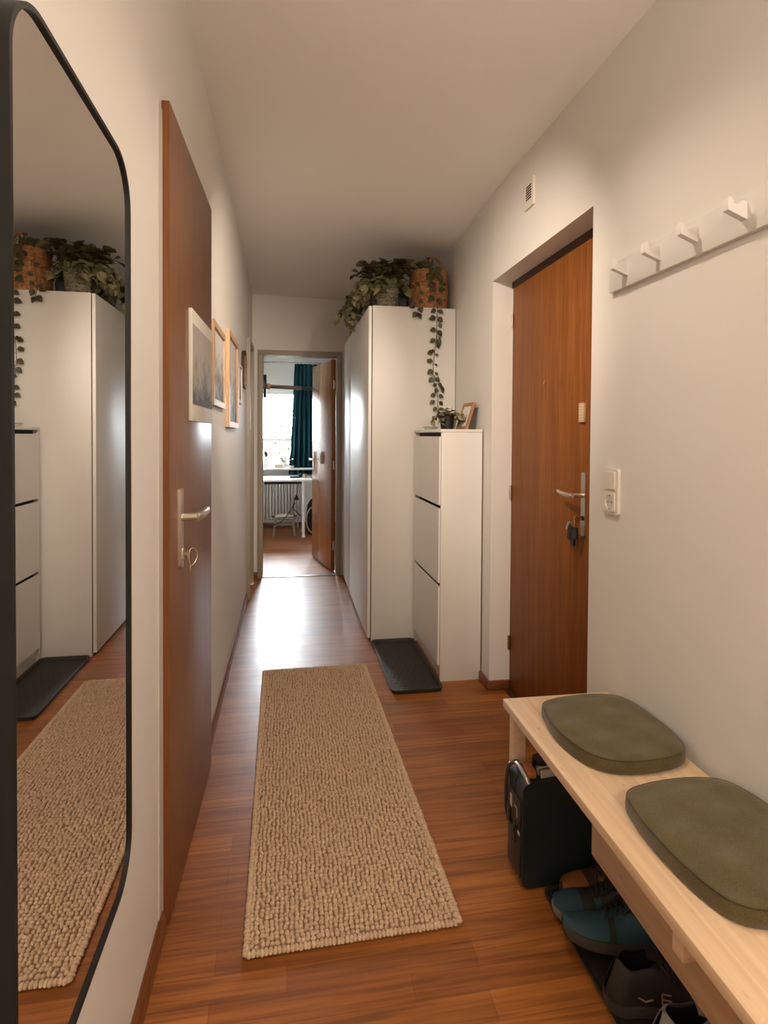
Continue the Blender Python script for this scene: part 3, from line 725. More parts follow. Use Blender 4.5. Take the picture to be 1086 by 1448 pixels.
# ------------------------------------------------------------------ shoes
tray('shoe_tray', 'long dark shoe tray under the bench carrying the shoes', .706, .985, .50, 1.475, .009, .008, 'rubber', rib=False)
def shoe(label, loc, rot, L=.27, W=.098, up='shoe_black', toe=None, sole='sole_dark', lace='lace_dark', collar=.085, grp=None, tread=True, pad=None, mark=None, strap=None):
    """local: heel at x=0, toe at x=L; sole on z=0"""
    t = thing('shoe', label, 'shoe', loc, 0, grp, rot=rot)
    def hw(s_):      # half width of the footprint
        if s_ < .16: base = .74 * math.sqrt(max(0, 1 - ((.16 - s_) / .16) ** 2))
        elif s_ < .45: base = .74 - .06 * math.sin(PI * (s_ - .16) / .29)
        elif s_ < .72: base = .74 + .26 * math.sin(PI / 2 * (s_ - .45) / .27)
        else: base = math.sqrt(max(0, 1 - ((s_ - .72) / .28) ** 2.2))
        return base * W / 2
    def bend(s_): return .010 * math.sin(PI * s_) * (W / .098)
    N = 22; ss = [1e-3 + (1 - 2e-3) * i / (N - 1) for i in range(N)]; ss = [.5 - .5 * math.cos(PI * q) for q in ss]
    # sole
    rim = [(q * L, hw(q) + .004 + bend(q)) for q in ss] + [(q * L, -hw(q) - .004 + bend(q)) for q in reversed(ss)]
    m = MB(); n = len(rim)
    def zs(x): return .010 * max(0, x / L - .7) ** 2 * 8
    rows = []
    for f, z in ((.90, .0), (.97, .001), (1., .007), (1., .018), (.985, .024), (.9, .025)):
        rows.append([(L / 2 + (x - L / 2) * (1 - (1 - f) * .5), y * f, z + zs(x)) for x, y in rim])
    m.grid(rows, True); m.bm.verts.ensure_lookup_table()
    m.bm.faces.new([m.bm.verts[i] for i in range(n)]); m.bm.faces.new([m.bm.verts[5 * n + i] for i in range(n)][::-1])
    bmesh.ops.recalc_face_normals(m.bm, faces=list(m.bm.faces)); m.build('sole', sole, t, 50)
    # upper: arches; open on top between heel and instep
    def height(q):
        if q < .42: return collar - .012 * math.sin(PI * q / .42)
        if q < .6: return collar - (collar - .066) * (q - .42) / .18
        return .066 - .030 * ((q - .6) / .4) ** 1.4
    def openw(q):     # half width of the foot opening
        if .05 < q < .46: return .030 * math.sin(PI * (q - .05) / .41) ** .6
        return 0.
    K = 9
    def upper(shrink, name, mat, q0=0., q1=1.):
        rows = []
        for q in [q0 + (q1 - q0) * i / 25 for i in range(26)]:
            q = min(max(q, .004), .996); w_ = max(.002, hw(q) - shrink); h_ = height(q) - shrink; o_ = min(openw(q), w_ * .66)
            row = []
            for side in (1, -1):
                pts = []
                for i in range(K):
                    a = PI / 2 * i / (K - 1)
                    y = o_ + (w_ - o_) * math.cos(a) ** .95 if a < PI / 2 - 1e-6 else o_
                    z = .016 + (h_ - .016) * math.sin(a) ** .85
                    pts.append((q * L + max(0., .3 - q) * 1.1 * max(0., z - .03), side * y + bend(q), z + zs(q * L)))
                row.append(pts)
            rows.append(row)
        m = MB()
        m.grid([r[0] for r in rows]); m.grid([r[1] for r in rows])
        bmesh.ops.remove_doubles(m.bm, verts=list(m.bm.verts), dist=.0004)
        bmesh.ops.recalc_face_normals(m.bm, faces=list(m.bm.faces)); return m.build(name, mat, t, 70)
    upper(0., 'upper', up); upper(.005, 'lining', 'lining', 0., .62)
    if toe: upper(-.0016, 'toe_cap', toe, .74, 1.)
    if strap: upper(-.0014, 'side_stripe', strap, .56, .62)
    if pad: upper(-.0012, 'heel_panel', pad, 0., .10)
    # insole
    MB().prism([(q * L, (hw(q) - .006) + bend(q)) for q in ss[2:13]] + [(q * L, -(hw(q) - .006) + bend(q)) for q in reversed(ss[2:13])], 'z', .024, .028).build('insole', 'lining', t)
    # tongue + laces
    m = MB(); rows = []
    for i in range(9):
        q = .34 + .30 * i / 8; z = height(q) + .004 + (.022 * (1 - i / 4) if i < 4 else 0)
        rows.append([(q * L, y + bend(q), z - 14 * y * y * 1.2 + zs(q * L)) for y in (-.019, -.01, 0, .01, .019)])
    fs = m.grid(rows); r_ = bmesh.ops.extrude_face_region(m.bm, geom=fs)
    bmesh.ops.translate(m.bm, vec=(0, 0, -.004), verts=[v for v in r_['geom'] if isinstance(v, bmesh.types.BMVert)])
    bmesh.ops.recalc_face_normals(m.bm, faces=list(m.bm.faces)); m.build('tongue', up, t, 60)
    m = MB()
    for i in range(4):
        q = .45 + .05 * i; z = height(q) + .0085
        m.tube(smooth_pts([(q * L, -.024 + bend(q), z - .014), (q * L + .004, -.01 + bend(q), z - .001), (q * L + .006, .01 + bend(q), z - .001), (q * L + .012, .024 + bend(q), z - .014)], 4), .0021, 6)
    q = .45; z = height(q) + .01
    m.tube(smooth_pts([(q * L, 0, z), (q * L - .005, .022, z + .008), (q * L + .012, .034, z - .006), (q * L + .008, .012, z + .002)], 5), .0019, 6)
    m.tube(smooth_pts([(q * L, 0, z), (q * L - .005, -.022, z + .008), (q * L + .012, -.034, z - .006), (q * L + .008, -.012, z + .002)], 5), .0019, 6)
    m.build('laces', lace, t, 60)
    if mark:
        m = MB()
        for (a0, z0_, a1, z1_) in mark:
            def pt(a, z):
                q = a; w_ = hw(q); h_ = height(q)
                sa = min(1., max(0., (z - .016) / (h_ - .016))); ang = math.asin(sa ** (1 / .85))
                return (q * L, -(w_ * math.cos(ang) ** .95) - .0015 + bend(q), z + zs(q * L))
            m.tube([pt(a0 + (a1 - a0) * i / 4, z0_ + (z1_ - z0_) * i / 4) for i in range(5)], .0016, 6)
        m.build('marking', 'gold', t, 40)
    return t
TZ = .0105
gp = 'shoes on the tray under the bench'
shoe('brown leather shoe with orange tan toe behind the blue sneakers', (.985, 1.428, TZ), (0, 0, PI - .02), .24, .094, 'shoe_brown', 'shoe_tan', collar=.10, grp=gp, strap='shoe_tan')
shoe('petrol blue sneaker at the far side of the pair beside the tool case', (.955, 1.345, TZ), (0, 0, PI - .16), .262, .092, 'shoe_black', 'blue_shoe', 'sole_grey', grp=gp, strap='blue_shoe')
shoe('petrol blue sneaker with pale edged toe, nearer of the blue pair', (.935, 1.215, TZ + .012), (.30, -.03, PI - .32), .268, .098, 'blue_shoe', 'blue_shoe', 'sole_dark', grp=gp, strap='shoe_black', pad='shoe_black')
shoe('black hiking shoe with small tan side marking, heel towards the floor', (.704, 1.150, TZ), (0, 0, -.30), .262, .108, 'shoe_black', None, 'sole_dark', collar=.105, grp=gp,
     mark=[(.25, .044, .31, .036), (.31, .036, .37, .042), (.44, .036, .44, .056), (.44, .036, .52, .038), (.44, .046, .51, .047), (.44, .056, .51, .057)])
shoe('grey mesh sneaker with pale laces at the near end of the tray', (.735, 1.030, TZ), (0, 0, -.30), .262, .10, 'shoe_grey', None, 'sole_grey', 'lace_grey', collar=.098, grp=gp, pad='lace_grey')

# ------------------------------------------------------------------ coat rack
cr = thing('coat_rack', 'long white coat rack board with hooks on the right wall above the bench', 'coat rack', (XR, 1.632, 1.7265))
MB().box(-.016, -.0005, -1.45, 0, 0, .088, .0012).build('board', 'white', cr)
hk = [(0, .002), (0, .040), (.008, .043), (.014, .041), (.020, .035), (.027, .032), (.032, .035), (.035, .043), (.039, .048), (.044, .048), (.047, .044), (.047, .020)]
for yy in (-.090, -.237, -.380, -.530):
    MB().prism([(-.016 - d_, z + .028) for d_, z in hk], 'y', yy - .008, yy + .008).build('hook', 'white', cr, 40)

# switch and socket
sw = thing('light_switch', 'white light switch and socket plate on the right wall beside the entry recess', 'switch', (XR, 1.621, 1.110))
MB().prism(rrect(-.041, .041, -.071, .071, .009), 'x', -.010, -.0003).build('plate', 'plastic', sw)
MB().prism(rrect(-.028, .028, .008, .062, .003), 'x', -.0145, -.0103).build('rocker', 'plastic', sw)
m = MB(); m.ring(rrect(-.029, .029, -.062, -.004, .006), [(.0225 * math.cos(2 * PI * i / 36 + PI / 36), -.033 + .0225 * math.sin(2 * PI * i / 36 + PI / 36)) for i in range(36)], 'x', -.0135, -.0103); m.build('socket_frame', 'plastic', sw)
m = MB(); m.prism([(.0225 * math.cos(2 * PI * i / 30), -.033 + .0225 * math.sin(2 * PI * i / 30)) for i in range(30)], 'x', -.0110, -.0102); m.build('socket_well', 'white_frame', sw)
MB().cyl((-.0113, -.0095, -.033), (-.0108, -.0095, -.033), .0028, 10).cyl((-.0113, .0095, -.033), (-.0108, .0095, -.033), .0028, 10).box(-.013, -.0108, -.003, .003, -.0125, -.0105).box(-.013, -.0108, -.003, .003, -.0555, -.0535).build('contacts', 'gap', sw)

# door chime
ch = thing('door_chime', 'small white door chime with grey grille high on the right wall', 'door chime', (XR, 2.262, 2.300))
MB().prism(rrect(-.043, .043, -.06, .06, .004), 'x', -.010, -.0003).build('housing', 'plastic', ch)
m = MB()
for i in range(6): m.box(-.0112, -.0102, -.028, .024, -.026 + i * .0105, -.0205 + i * .0105)
m.build('grille', 'gap', ch)

# ------------------------------------------------------------------ basket on the wardrobe
bk = thing('wicker_basket', 'brown woven wicker basket with arched handle on top of the wardrobe', 'basket', (.893, 3.60, H))
def wob(r, z, i, k): return r + .0035 * math.sin(PI * (i + k)) + (.0032 if (i // 2 + k) % 2 else -.0032)
prof = [(.118 + .008 * math.sin(PI * k / 34), .004 + .242 * k / 34) for k in range(35)]
m = MB(); m.lathe([(.03, .002)] + prof + [(.108, .244), (.106, .15), (.104, .02), (.02, .018)], n=96, wob=lambda r, z, i, k: (r + (.003 if ((i // 3) + k) % 2 else -.003)) if 0 < k < 36 else r)
m.build('body', 'wicker', bk, 25)
m = MB()
for ph in (0, PI):
    m.tube([(.121 * math.cos(a), .121 * math.sin(a), .248 + .004 * math.sin(10 * a + ph)) for a in [2 * PI * i / 60 for i in range(60)]], .0055, 6, True)
m.build('rim', 'wicker', bk, 50)
m = MB()
hA, hB = Vector((.118 * math.cos(-1.75), .118 * math.sin(-1.75), .236)), Vector((.118 * math.cos(.25), .118 * math.sin(.25), .236))
for ph in (0, 2.1, 4.2):
    m.tube([hA.lerp(hB, .5 - .5 * math.cos(q)) + Vector((.004 * math.cos(9 * q + ph) - .012 * math.sin(q), .004 * math.sin(9 * q + ph), .105 * math.sin(q) ** .8)) for q in [PI * i / 40 for i in range(41)]], .0055, 6)
m.build('handle', 'wicker', bk, 50)
MB().cyl((-.03, -.127, .205), (-.03, -.121, .205), .016, 12).build('toggle', 'dark_wood', bk)

# ------------------------------------------------------------------ plants
def foliage(leafmb, stemmb, org, n, length, rnd, up=.7, leafL=.05, leafW=.036, droop=.9, spread=1., az0=0., az1=2 * PI, per=7, sr=.0016, zmin=None, xmin=None):
    for i in range(n):
        a = az0 + (az1 - az0) * (i + rnd.random()) / n
        d = Vector((math.cos(a) * spread, math.sin(a) * spread, up * rnd.uniform(.5, 1.4))).normalized()
        p = Vector(org); pts = [p.copy()]; L_ = length * rnd.uniform(.6, 1.15); st = L_ / 8
        for k in range(8):
            d = (d + Vector((rnd.uniform(-.12, .12), rnd.uniform(-.12, .12), -droop * .11 * (k + 1) / 2.5))).normalized()
            q = p + d * st
            if zmin is not None and q.z < zmin and (xmin is None or q.x > xmin): q.z = zmin + .003
            p = q; pts.append(p.copy())
        stemmb.tube(pts, sr, 5)
        for k in range(per):
            t_ = .18 + .82 * (k + rnd.random() * .7) / per; idx = min(7, int(t_ * 8)); base = pts[idx].lerp(pts[idx + 1], t_ * 8 - idx)
            dd = (pts[idx + 1] - pts[idx]).normalized()
            sd = dd.cross(Vector((0, 0, 1)))
            if sd.length < .05: sd = Vector((1, 0, 0))
            sd.normalize()
            dirv = dd * rnd.uniform(.2, 1.) + sd * (1 if k % 2 else -1) * rnd.uniform(.4, 1.1) + Vector((0, 0, rnd.uniform(-.3, .4)))
            sc_ = rnd.uniform(.7, 1.2)
            leafmb.leaf(base, dirv, Vector((rnd.uniform(-.6, .6), rnd.uniform(-.9, .3), 1)), leafL * sc_, leafW * sc_, rnd.uniform(.1, .45), rnd.uniform(.08, .25))
def clampz(mb, z, xmin, ymin):
    for v in mb.bm.verts:
        if v.co.z < z and v.co.x > xmin and v.co.y > ymin: v.co.z = z + .001 + (v.co.x * 7 % 1) * .004

def plant(label, loc, pot_prof, pot_mat, seed, specs, leaf_mats, n=40, wob=None, zfloor=None, xmin=.49, ymin=3.44, saucer=None):
    t = thing('potted_plant', label, 'plant', loc)
    MB().lathe(pot_prof, n=n, wob=wob).build('pot', pot_mat, t, 35)
    top = max(z for r, z in pot_prof); rt = [r for r, z in pot_prof if z == top][0]
    MB().lathe([(.001, top - .012), (rt * .9, top - .012), (rt * .9, top - .008), (.001, top - .006)], n=24, cap=False).build('soil', 'soil', t)
    rnd = random.Random(seed); st = MB()
    for lm, sp in zip(leaf_mats, specs):
        lf = MB()
        for s_ in sp: foliage(lf, st, (0, 0, top - .01), rnd=rnd, **s_)
        if zfloor is not None:
            clampz(lf, zfloor - loc[2], xmin - loc[0], ymin - loc[1])
        lf.build('leaves', lm, t, 0)
    if zfloor is not None: clampz(st, zfloor - loc[2] + .002, xmin - loc[0], ymin - loc[1])
    st.build('stems', 'stem', t, 60)
    return t
vas = [(.045, 0), (.058, .004), (.066, .05), (.0715, .10), (.073, .15), (.073, .158), (.068, .158), (.066, .146)]
vas2 = []
for a, bq in zip(vas[:-3], vas[1:-2]):
    for k in range(6): vas2.append((a[0] + (bq[0] - a[0]) * k / 6, a[1] + (bq[1] - a[1]) * k / 6))
vas2 += vas[-3:]
plant('leafy bronze and green plant in a ribbed silver green pot on the wardrobe corner', (.618, 3.575, H), vas2, 'pot_green', 11,
      [[dict(n=34, length=.24, up=1.7, leafL=.074, leafW=.062, droop=.7, spread=1., per=8)],
       [dict(n=16, length=.27, up=.7, leafL=.062, leafW=.052, droop=1.6, spread=1.1, az0=PI * .55, az1=PI * 1.45, per=8, zmin=-.06), dict(n=8, length=.17, up=.8, leafL=.055, leafW=.046, droop=1.5, az0=-PI * .5, az1=PI * .4, per=6)]],
      ['leaf_red', 'leaf_green'], n=60, wob=lambda r, z, i, k: r + (.0022 if k % 2 else -.0012) * (1 if k < 24 else 0), zfloor=H)
potb = [(.05, 0), (.055, .003), (.07, .09), (.078, .14), (.078, .148), (.072, .148), (.07, .135)]
plant('green plant in a blue grey pot further back on the wardrobe top', (.60, 4.02, H), potb, 'pot_blue', 23,
      [[dict(n=12, length=.20, up=1.1, leafL=.065, leafW=.05, droop=1., per=7)],
       [dict(n=16, length=.34, up=.6, leafL=.065, leafW=.05, droop=1.9, az0=PI * .6, az1=PI * 1.5, per=9)]],
      ['leaf_dark', 'leaf_green'], zfloor=H)
o = MB().lathe([(.02, 0), (.034, .002), (.036, .10), (.03, .13), (.014, .145), (.013, .16)], n=28).build('glazed_bottle', 'pot_blue', None, 40, (.748, 3.70, H)); tag(o, 'small blue grey glazed bottle between the ribbed pot and the wicker basket', 'bottle')
# trailing vine rooted in the basket
v = thing('trailing_vine', 'long trailing vine hanging from the basket down the wardrobe side', 'plant', (.893, 3.60, H + .2))
def vl(x, y): return Vector((x, y, 0))
sb = MB(); lb = MB(); rnd = random.Random(8)
org = Vector((.893, 3.60, H + .2))
def W2(pts): return [Vector(p) - org for p in pts]
path = smooth_pts([(.89, 3.56, 2.31), (.895, 3.50, 2.365), (.90, 3.462, 2.34), (.905, 3.458, 2.22), (.91, 3.447, 2.10), (.912, 3.438, 2.07), (.910, 3.440, 1.99), (.909, 3.442, 1.90), (.903, 3.442, 1.845), (.893, 3.442, 1.765), (.888, 3.440, 1.665), (.899, 3.440, 1.652), (.894, 3.438, 1.605), (.914, 3.43, 1.53), (.915, 3.42, 1.47), (.91, 3.40, 1.42)], 5)
sb.tube(W2(path), .0017, 6)
# leaves read off along the hanging stem: (x, z, direction angle in the panel plane, length)
lf = [(.902, 2.068, 215, .034), (.916, 2.065, -30, .034), (.902, 2.02, 200, .040), (.917, 2.02, -50, .036), (.925, 1.985, -70, .030), (.905, 1.945, 195, .036), (.918, 1.94, -60, .040), (.925, 1.90, -80, .02),
      (.898, 1.885, 220, .034), (.914, 1.885, -65, .040), (.916, 1.86, -75, .032), (.896, 1.81, 190, .026), (.886, 1.805, 200, .034), (.900, 1.79, -20, .02), (.884, 1.745, 170, .032), (.868, 1.742, 185, .018), (.899, 1.725, -10, .016),
      (.886, 1.69, 215, .038), (.900, 1.675, -40, .022), (.892, 1.645, 225, .036), (.905, 1.645, -55, .034), (.913, 1.60, 190, .024), (.920, 1.605, -25, .03), (.935, 1.585, -30, .028), (.918, 1.575, 240, .03), (.945, 1.57, -60, .022), (.905, 1.54, 200, .03), (.926, 1.535, -30, .03), (.90, 1.50, 210, .032), (.93, 1.495, -40, .03), (.912, 1.46, 230, .03)]
for x, z, an, Ls in lf:
    a = math.radians(an); d = Vector((math.cos(a), rnd.uniform(-.35, .1), math.sin(a)))
    b0 = Vector((x, 3.440, z)); j = min(path, key=lambda q: (q - b0).length)
    sb.tube(W2([j, j.lerp(b0, .6) + Vector((0, -.004, .002)), b0]), .0009, 4)
    Ls *= 1.2; lb.leaf(b0 - org, d, Vector((rnd.uniform(-.3, .3), -1, rnd.uniform(-.2, .5))), Ls, Ls * .8, rnd.uniform(0, .2), rnd.uniform(.02, .15))
# leaves over the basket front and the short strand in the middle
for x, y, z, an, Ls in ((.885, 3.462, 2.355, 200, .06), (.895, 3.458, 2.33, 240, .058), (.91, 3.458, 2.34, -60, .055), (.905, 3.455, 2.31, -80, .05), (.895, 3.455, 2.275, 200, .06), (.915, 3.455, 2.28, -40, .05), (.90, 3.455, 2.235, 200, .055), (.925, 3.452, 2.235, -10, .05), (.905, 3.45, 2.195, 190, .05), (.92, 3.45, 2.185, 20, .05), (.895, 3.45, 2.15, 215, .055), (.915, 3.45, 2.14, -60, .055), (.86, 3.56, 2.365, 205, .10), (.88, 3.52, 2.37, 190, .08), (.90, 3.50, 2.375, 150, .06)):
    a = math.radians(an); lb.leaf(Vector((x, y, z)) - org, Vector((math.cos(a), -.2, math.sin(a))), Vector((rnd.uniform(-.3, .3), -1, .4)), Ls, Ls * .8, .15, .1)
p2 = smooth_pts([(.87, 3.52, 2.33), (.81, 3.462, 2.30), (.80, 3.455, 2.2), (.78, 3.445, 2.10), (.785, 3.440, 2.075), (.79, 3.44, 2.04)], 5); sb.tube(W2(p2), .0014, 6)
for x, z, an, Ls in ((.775, 2.11, 215, .034), (.77, 2.085, 200, .04), (.80, 2.10, 60, .034), (.80, 2.08, -70, .042), (.785, 2.045, 225, .046), (.79, 2.04, -60, .042), (.80, 2.16, 30, .035), (.80, 2.21, 160, .04)):
    a = math.radians(an); lb.leaf(Vector((x, 3.440, z)) - org, Vector((math.cos(a), -.2, math.sin(a))), Vector((rnd.uniform(-.3, .3), -1, .3)), Ls, Ls * .85, .15, .1)
lb.build('leaves', 'leaf_dark', v, 0); sb.build('stem', 'stem', v, 60)

# on the shoe cabinet
plant('small leafy plant in a black plastic pot on the shoe cabinet', (.872, 3.06, CH), [(.030, 0), (.034, .002), (.041, .055), (.045, .056), (.047, .074), (.044, .074), (.042, .066)], 'pot_black', 31,
      [[dict(n=10, length=.10, up=1.3, leafL=.036, leafW=.027, droop=.9, per=6)], [dict(n=7, length=.13, up=.6, leafL=.036, leafW=.028, droop=1.7, per=5, zmin=-.05)]], ['leaf_red', 'leaf_green'], zfloor=CH, xmin=.77, ymin=2.82)
o = MB().lathe([(.02, 0), (.03, .002), (.04, .03), (.044, .06), (.038, .09), (.022, .115), (.015, .125), (.018, .14), (.014, .14), (.011, .125)], n=32).build('ceramic_vase', 'ceramic', None, 50, (.925, 3.20, CH)); tag(o, 'white ceramic vase behind the black potted plant on the shoe cabinet', 'vase')
o = MB().lathe([(.018, 0), (.03, .002), (.042, .012), (.045, .016), (.040, .014), (.028, .006), (.012, .005)], n=32).build('saucer', 'ceramic', None, 50, (.832, 3.27, CH)); tag(o, 'white saucer on the far left corner of the shoe cabinet', 'dish')
MB().tube([(.0445 * math.cos(a), .0445 * math.sin(a), .016) for a in [2 * PI * i / 32 for i in range(32)]], .0014, 6, True).build('rim', 'black', o)
pf = thing('photo_frame', 'brown wooden photo frame leaning against the wall on the shoe cabinet', 'photo frame', (.938, 3.0, CH + .002), rot=(0, math.radians(17), 0))
h, vv = .088, .150
O = [(h, vv), (-h, vv), (-h, 0), (h, 0)]; fw = .015; I = [(h - fw, vv - fw), (-h + fw, vv - fw), (-h + fw, fw), (h - fw, fw)]
MB().ring(O, I, 'x', -.006, .008).build('frame', 'oak_d', pf, 0)
MB().box(.0, .004, -h + fw, h - fw, fw, vv - fw).build('mount', 'paper', pf, 0)
MB().box(-.0012, .0, -.035, .035, .04, .112).build('picture', 'print4', pf, 0)
MB().box(.0085, .013, -h + .006, h - .006, .006, vv - .006, .001).build('backing', 'gap', pf)

# ------------------------------------------------------------------ far room contents
win = thing('window_1', 'white framed window of the far room with bright daylight behind', 'window', (.11, RY + .05, .83), kind='structure')
def rect(a0, a1, b0, b1): return [(a1, b1), (a0, b1), (a0, b0), (a1, b0)]
MB().ring(rect(-.508, .508, .002, 1.068), rect(-.455, .455, .055, 1.015), 'y', -.03, .03).build('frame', 'desk', win, 0)
MB().box(-.455, .455, -.025, .025, .365, .405).box(.02, .06, -.025, .025, .055, 1.015).build('transom', 'desk', win, 0)
MB().box(-.46, .46, -.003, .003, .05, 1.02).build('pane', 'glass', win, 0)
MB().box(-.52, .52, -.24, -.03, -.028, -.001, .004).build('sill', 'desk', win)
cu = thing('curtain', 'dark teal curtain hanging at the right side of the window', 'curtain', (.245, 7.86, .735))
m = MB(); rows = []
for k_ in range(16):
    z = 1.52 * k_ / 15; pin = .72 + .28 * (1 - k_ / 15) + (.06 if k_ < 3 else 0); row = []
    for i in range(73):
        t_ = i / 72; x = (t_ - .5) * .46 * (pin if t_ < .5 else 1.0); row.append((x, .030 * math.sin(t_ * 2 * PI * 6.5) * (1.1 - .3 * k_ / 15) + .006 * math.sin(t_ * 37 + k_ * .3), z))
    rows.append(row)
fs = m.grid(rows); m.build('cloth', 'teal', cu, 60)
o = MB().box(RX0 + .01, RX1 - .01, 7.845, 7.875, 2.2605, 2.275, .002).cyl((.47, 7.86, 2.256), (.56, 7.86, 2.256), .012, 10).build('curtain_rail', 'steel_frame'); tag(o, 'thin curtain rail below the ceiling of the far room', 'curtain rail')
# support lugs of the rail reach the ceiling
for x in (-.455, .9): MB().box(x - .01, x + .01, 7.85, 7.87, 2.275, 2.36).build('bracket', 'steel_frame', o)
dk = thing('desk', 'white desk with slim legs under the far room window', 'desk', (0, 0, 0))
MB().box(-.46, .285, 7.05, 7.62, .705, .732, .006).build('tabletop', 'desk', dk)
for x, y in ((.185, 7.13), (.185, 7.54), (-.42, 7.13), (-.42, 7.54)):
    m = MB(); m.tube([(x, y, .704), (x, y, .03)], [.021, .017], 14).lathe([(.02, 0), (.024, .004), (.022, .03)], (x, y, 0), 14); m.build('leg', 'desk', dk)
MB().box(-.3, .2, 7.2, 7.24, .66, .704, .003).build('crossbar', 'gap', dk)
tag(MB().tube(smooth_pts([(.12, 7.3, .66), (.10, 7.26, .50), (.02, 7.2, .32), (-.12, 7.15, .18), (-.30, 7.2, .16), (-.45, 7.3, .2)], 6), .006, 6).tube(smooth_pts([(.09, 7.26, .42), (.06, 7.25, .36), (.12, 7.26, .28), (.16, 7.28, .25)], 5), .005, 6).tube([(.12, 7.3, .66), (.12, 7.3, .69)], .008, 6).build('cable', 'gap'), 'black power cable drooping under the desk in the far room', 'cable')
o = MB().lathe([(.03, 0), (.032, .004), (.012, .055), (.008, .06)], n=16).build('power_plug', 'gap', None, 40, (.10, 7.26, .455)); tag(o, 'black conical plug adapter hanging on the cable under the desk', 'plug')
rd = thing('radiator', 'pale ribbed radiator under the far room window', 'radiator', (0, 0, 0))
m = MB()
for i in range(14): m.box(-.43 + i * .042, -.43 + i * .042 + .034, 7.88, 7.95, .12, .70, .012, 2)
m.build('panel', 'rad', rd, 30)
MB().box(-.44, .17, 7.86, 7.97, .70, .73, .006).build('top_grille', 'rad', rd)
for x in (-.40, .12): MB().box(x, x + .02, 7.9, 7.94, 0, .12).build('foot', 'rad', rd)
stl = thing('step_stool', 'low greyish wooden stool on the floor under the desk', 'stool', (-.06, 7.32, 0))
MB().box(-.15, .16, -.10, .10, .215, .24, .004).build('top', 'grey_wood', stl)
for x in (-.135, .125):
    MB().prism([(x, 0), (x + .028, 0), (x + .028 - .02 * (1 if x > 0 else -1), .2145), (x - .02 * (1 if x > 0 else -1), .2145)], 'y', -.09, -.05).build('leg', 'grey_wood', stl)
    MB().prism([(x, 0), (x + .028, 0), (x + .028 - .02 * (1 if x > 0 else -1), .2145), (x - .02 * (1 if x > 0 else -1), .2145)], 'y', .05, .09).build('leg', 'grey_wood', stl)
MB().box(-.12, .12, -.08, -.055, .13, .165, .003).build('stretcher', 'grey_wood', stl)
o = MB().prism([(-.13, .0), (.10, .0), (.10, .01), (.03, .03), (-.05, .028), (-.13, .012)], 'y', -.05, .05).build('crumpled_cloth', 'paper', None, 30, (-.04, 7.32, .2405), (0, 0, .1)); tag(o, 'pale folded cloth lying on the low stool under the desk', 'cloth')
bp_ = thing('backpack', 'black backpack with pale loops on the floor beside the desk', 'backpack', (.37, 7.35, 0))
m = MB()
rows = [(.10, .002), (.125, .02), (.135, .12), (.135, .26), (.12, .38), (.085, .45), (.03, .475), (.001, .476)]
m.lathe(rows, n=28, mat=Matrix.Diagonal((1.05, .8, 1, 1))); m.build('body', 'fabric_black', bp_, 60)
MB().tube([(-.06 + .085 * math.cos(a), -.125 + .01 * math.sin(a), .20 + .16 * math.sin(a)) for a in [2 * PI * i / 30 for i in range(30)]], .009, 8, True).build('strap', 'steel_frame', bp_)
MB().box(-.07, .09, -.13, -.09, .05, .24, .02, 3).build('front_pocket', 'case2', bp_)
br = thing('pull_up_bar', 'dark horizontal bar with copper collar and black end disc in the far room', 'bar', (RX0, 6.2, 1.80))
MB().cyl((.0005, 0, 0), (.215, 0, 0), .02, 14).build('wall_post', 'black', br)
MB().cyl((.205, 0, 0), (.235, 0, 0), .125, 36).build('end_disc', 'black', br)
MB().cyl((.235, 0, 0), (.27, .01, 0), .032, 20).build('collar', 'copper', br)
MB().tube([(.268, .012, 0), (.60, .16, 0)], .021, 14).build('grip', 'bar_wood', br)
MB().tube([(.60, .16, 0), (RX1 - RX0 - .0005, .85, 0)], .018, 14).build('bar', 'black', br)

# window sill and desk items
pl_ = plant('spiky little plant on the window sill of the far room', (-.06, 7.86, .829), [(.025, 0), (.03, .002), (.037, .06), (.037, .065), (.033, .065), (.032, .06)], 'ceramic', 41, [[dict(n=14, length=.16, up=1.6, leafL=.07, leafW=.016, droop=.6, per=4)]], ['leaf_dark'])
o = MB().lathe([(.03, 0), (.034, .003), (.03, .10), (.018, .135), (.02, .15), (.016, .15)], n=24).build('flower_vase', 'ceramic', None, 50, (-.30, 7.86, .829)); tag(o, 'white flower vase at the left end of the far window sill', 'vase')
lb = MB(); rnd = random.Random(2)
for i in range(16):
    a = rnd.random() * 6.28; lb.leaf((0, 0, .145), (math.cos(a) * .5, math.sin(a) * .5, 1), (math.cos(a), math.sin(a), -.4), rnd.uniform(.05, .1), .03, .2, .1)
lb.build('petals', 'autumn', o, 0)
o = MB().box(-.05, .05, -.03, .03, 0, .055, .004).build('wooden_box', 'oak', None, 35, (-.13, 7.86, .829)); tag(o, 'small wooden box between vase and spiky plant on the far sill', 'box')
o = MB().lathe([(.02, 0), (.028, .002), (.034, .03), (.03, .032), (.024, .006)], n=20).build('small_bowl', 'ceramic', None, 50, (.045, 7.80, .829)); tag(o, 'little white bowl on the far window sill near the curtain', 'bowl')
tg = 'small things on the desk'
o = MB().box(-.07, .07, -.05, .05, 0, .008, .002).build('notebook', 'cork', None, 35, (-.28, 7.2, .7322), (0, 0, .05)); tag(o, 'flat beige notebook on the left part of the far desk', 'notebook')
o = MB().box(-.06, .06, -.03, .03, 0, .018, .004).build('pencil_case', 'teal', None, 35, (.08, 7.3, .7322), (0, 0, .2)); tag(o, 'small teal pouch lying on the far desk', 'pouch')
o = MB().box(-.025, .025, -.025, .025, 0, .05, .008).build('computer_speaker', 'gap', None, 35, (.15, 7.36, .7322)); tag(o, 'small black cube on the right part of the far desk', 'speaker')
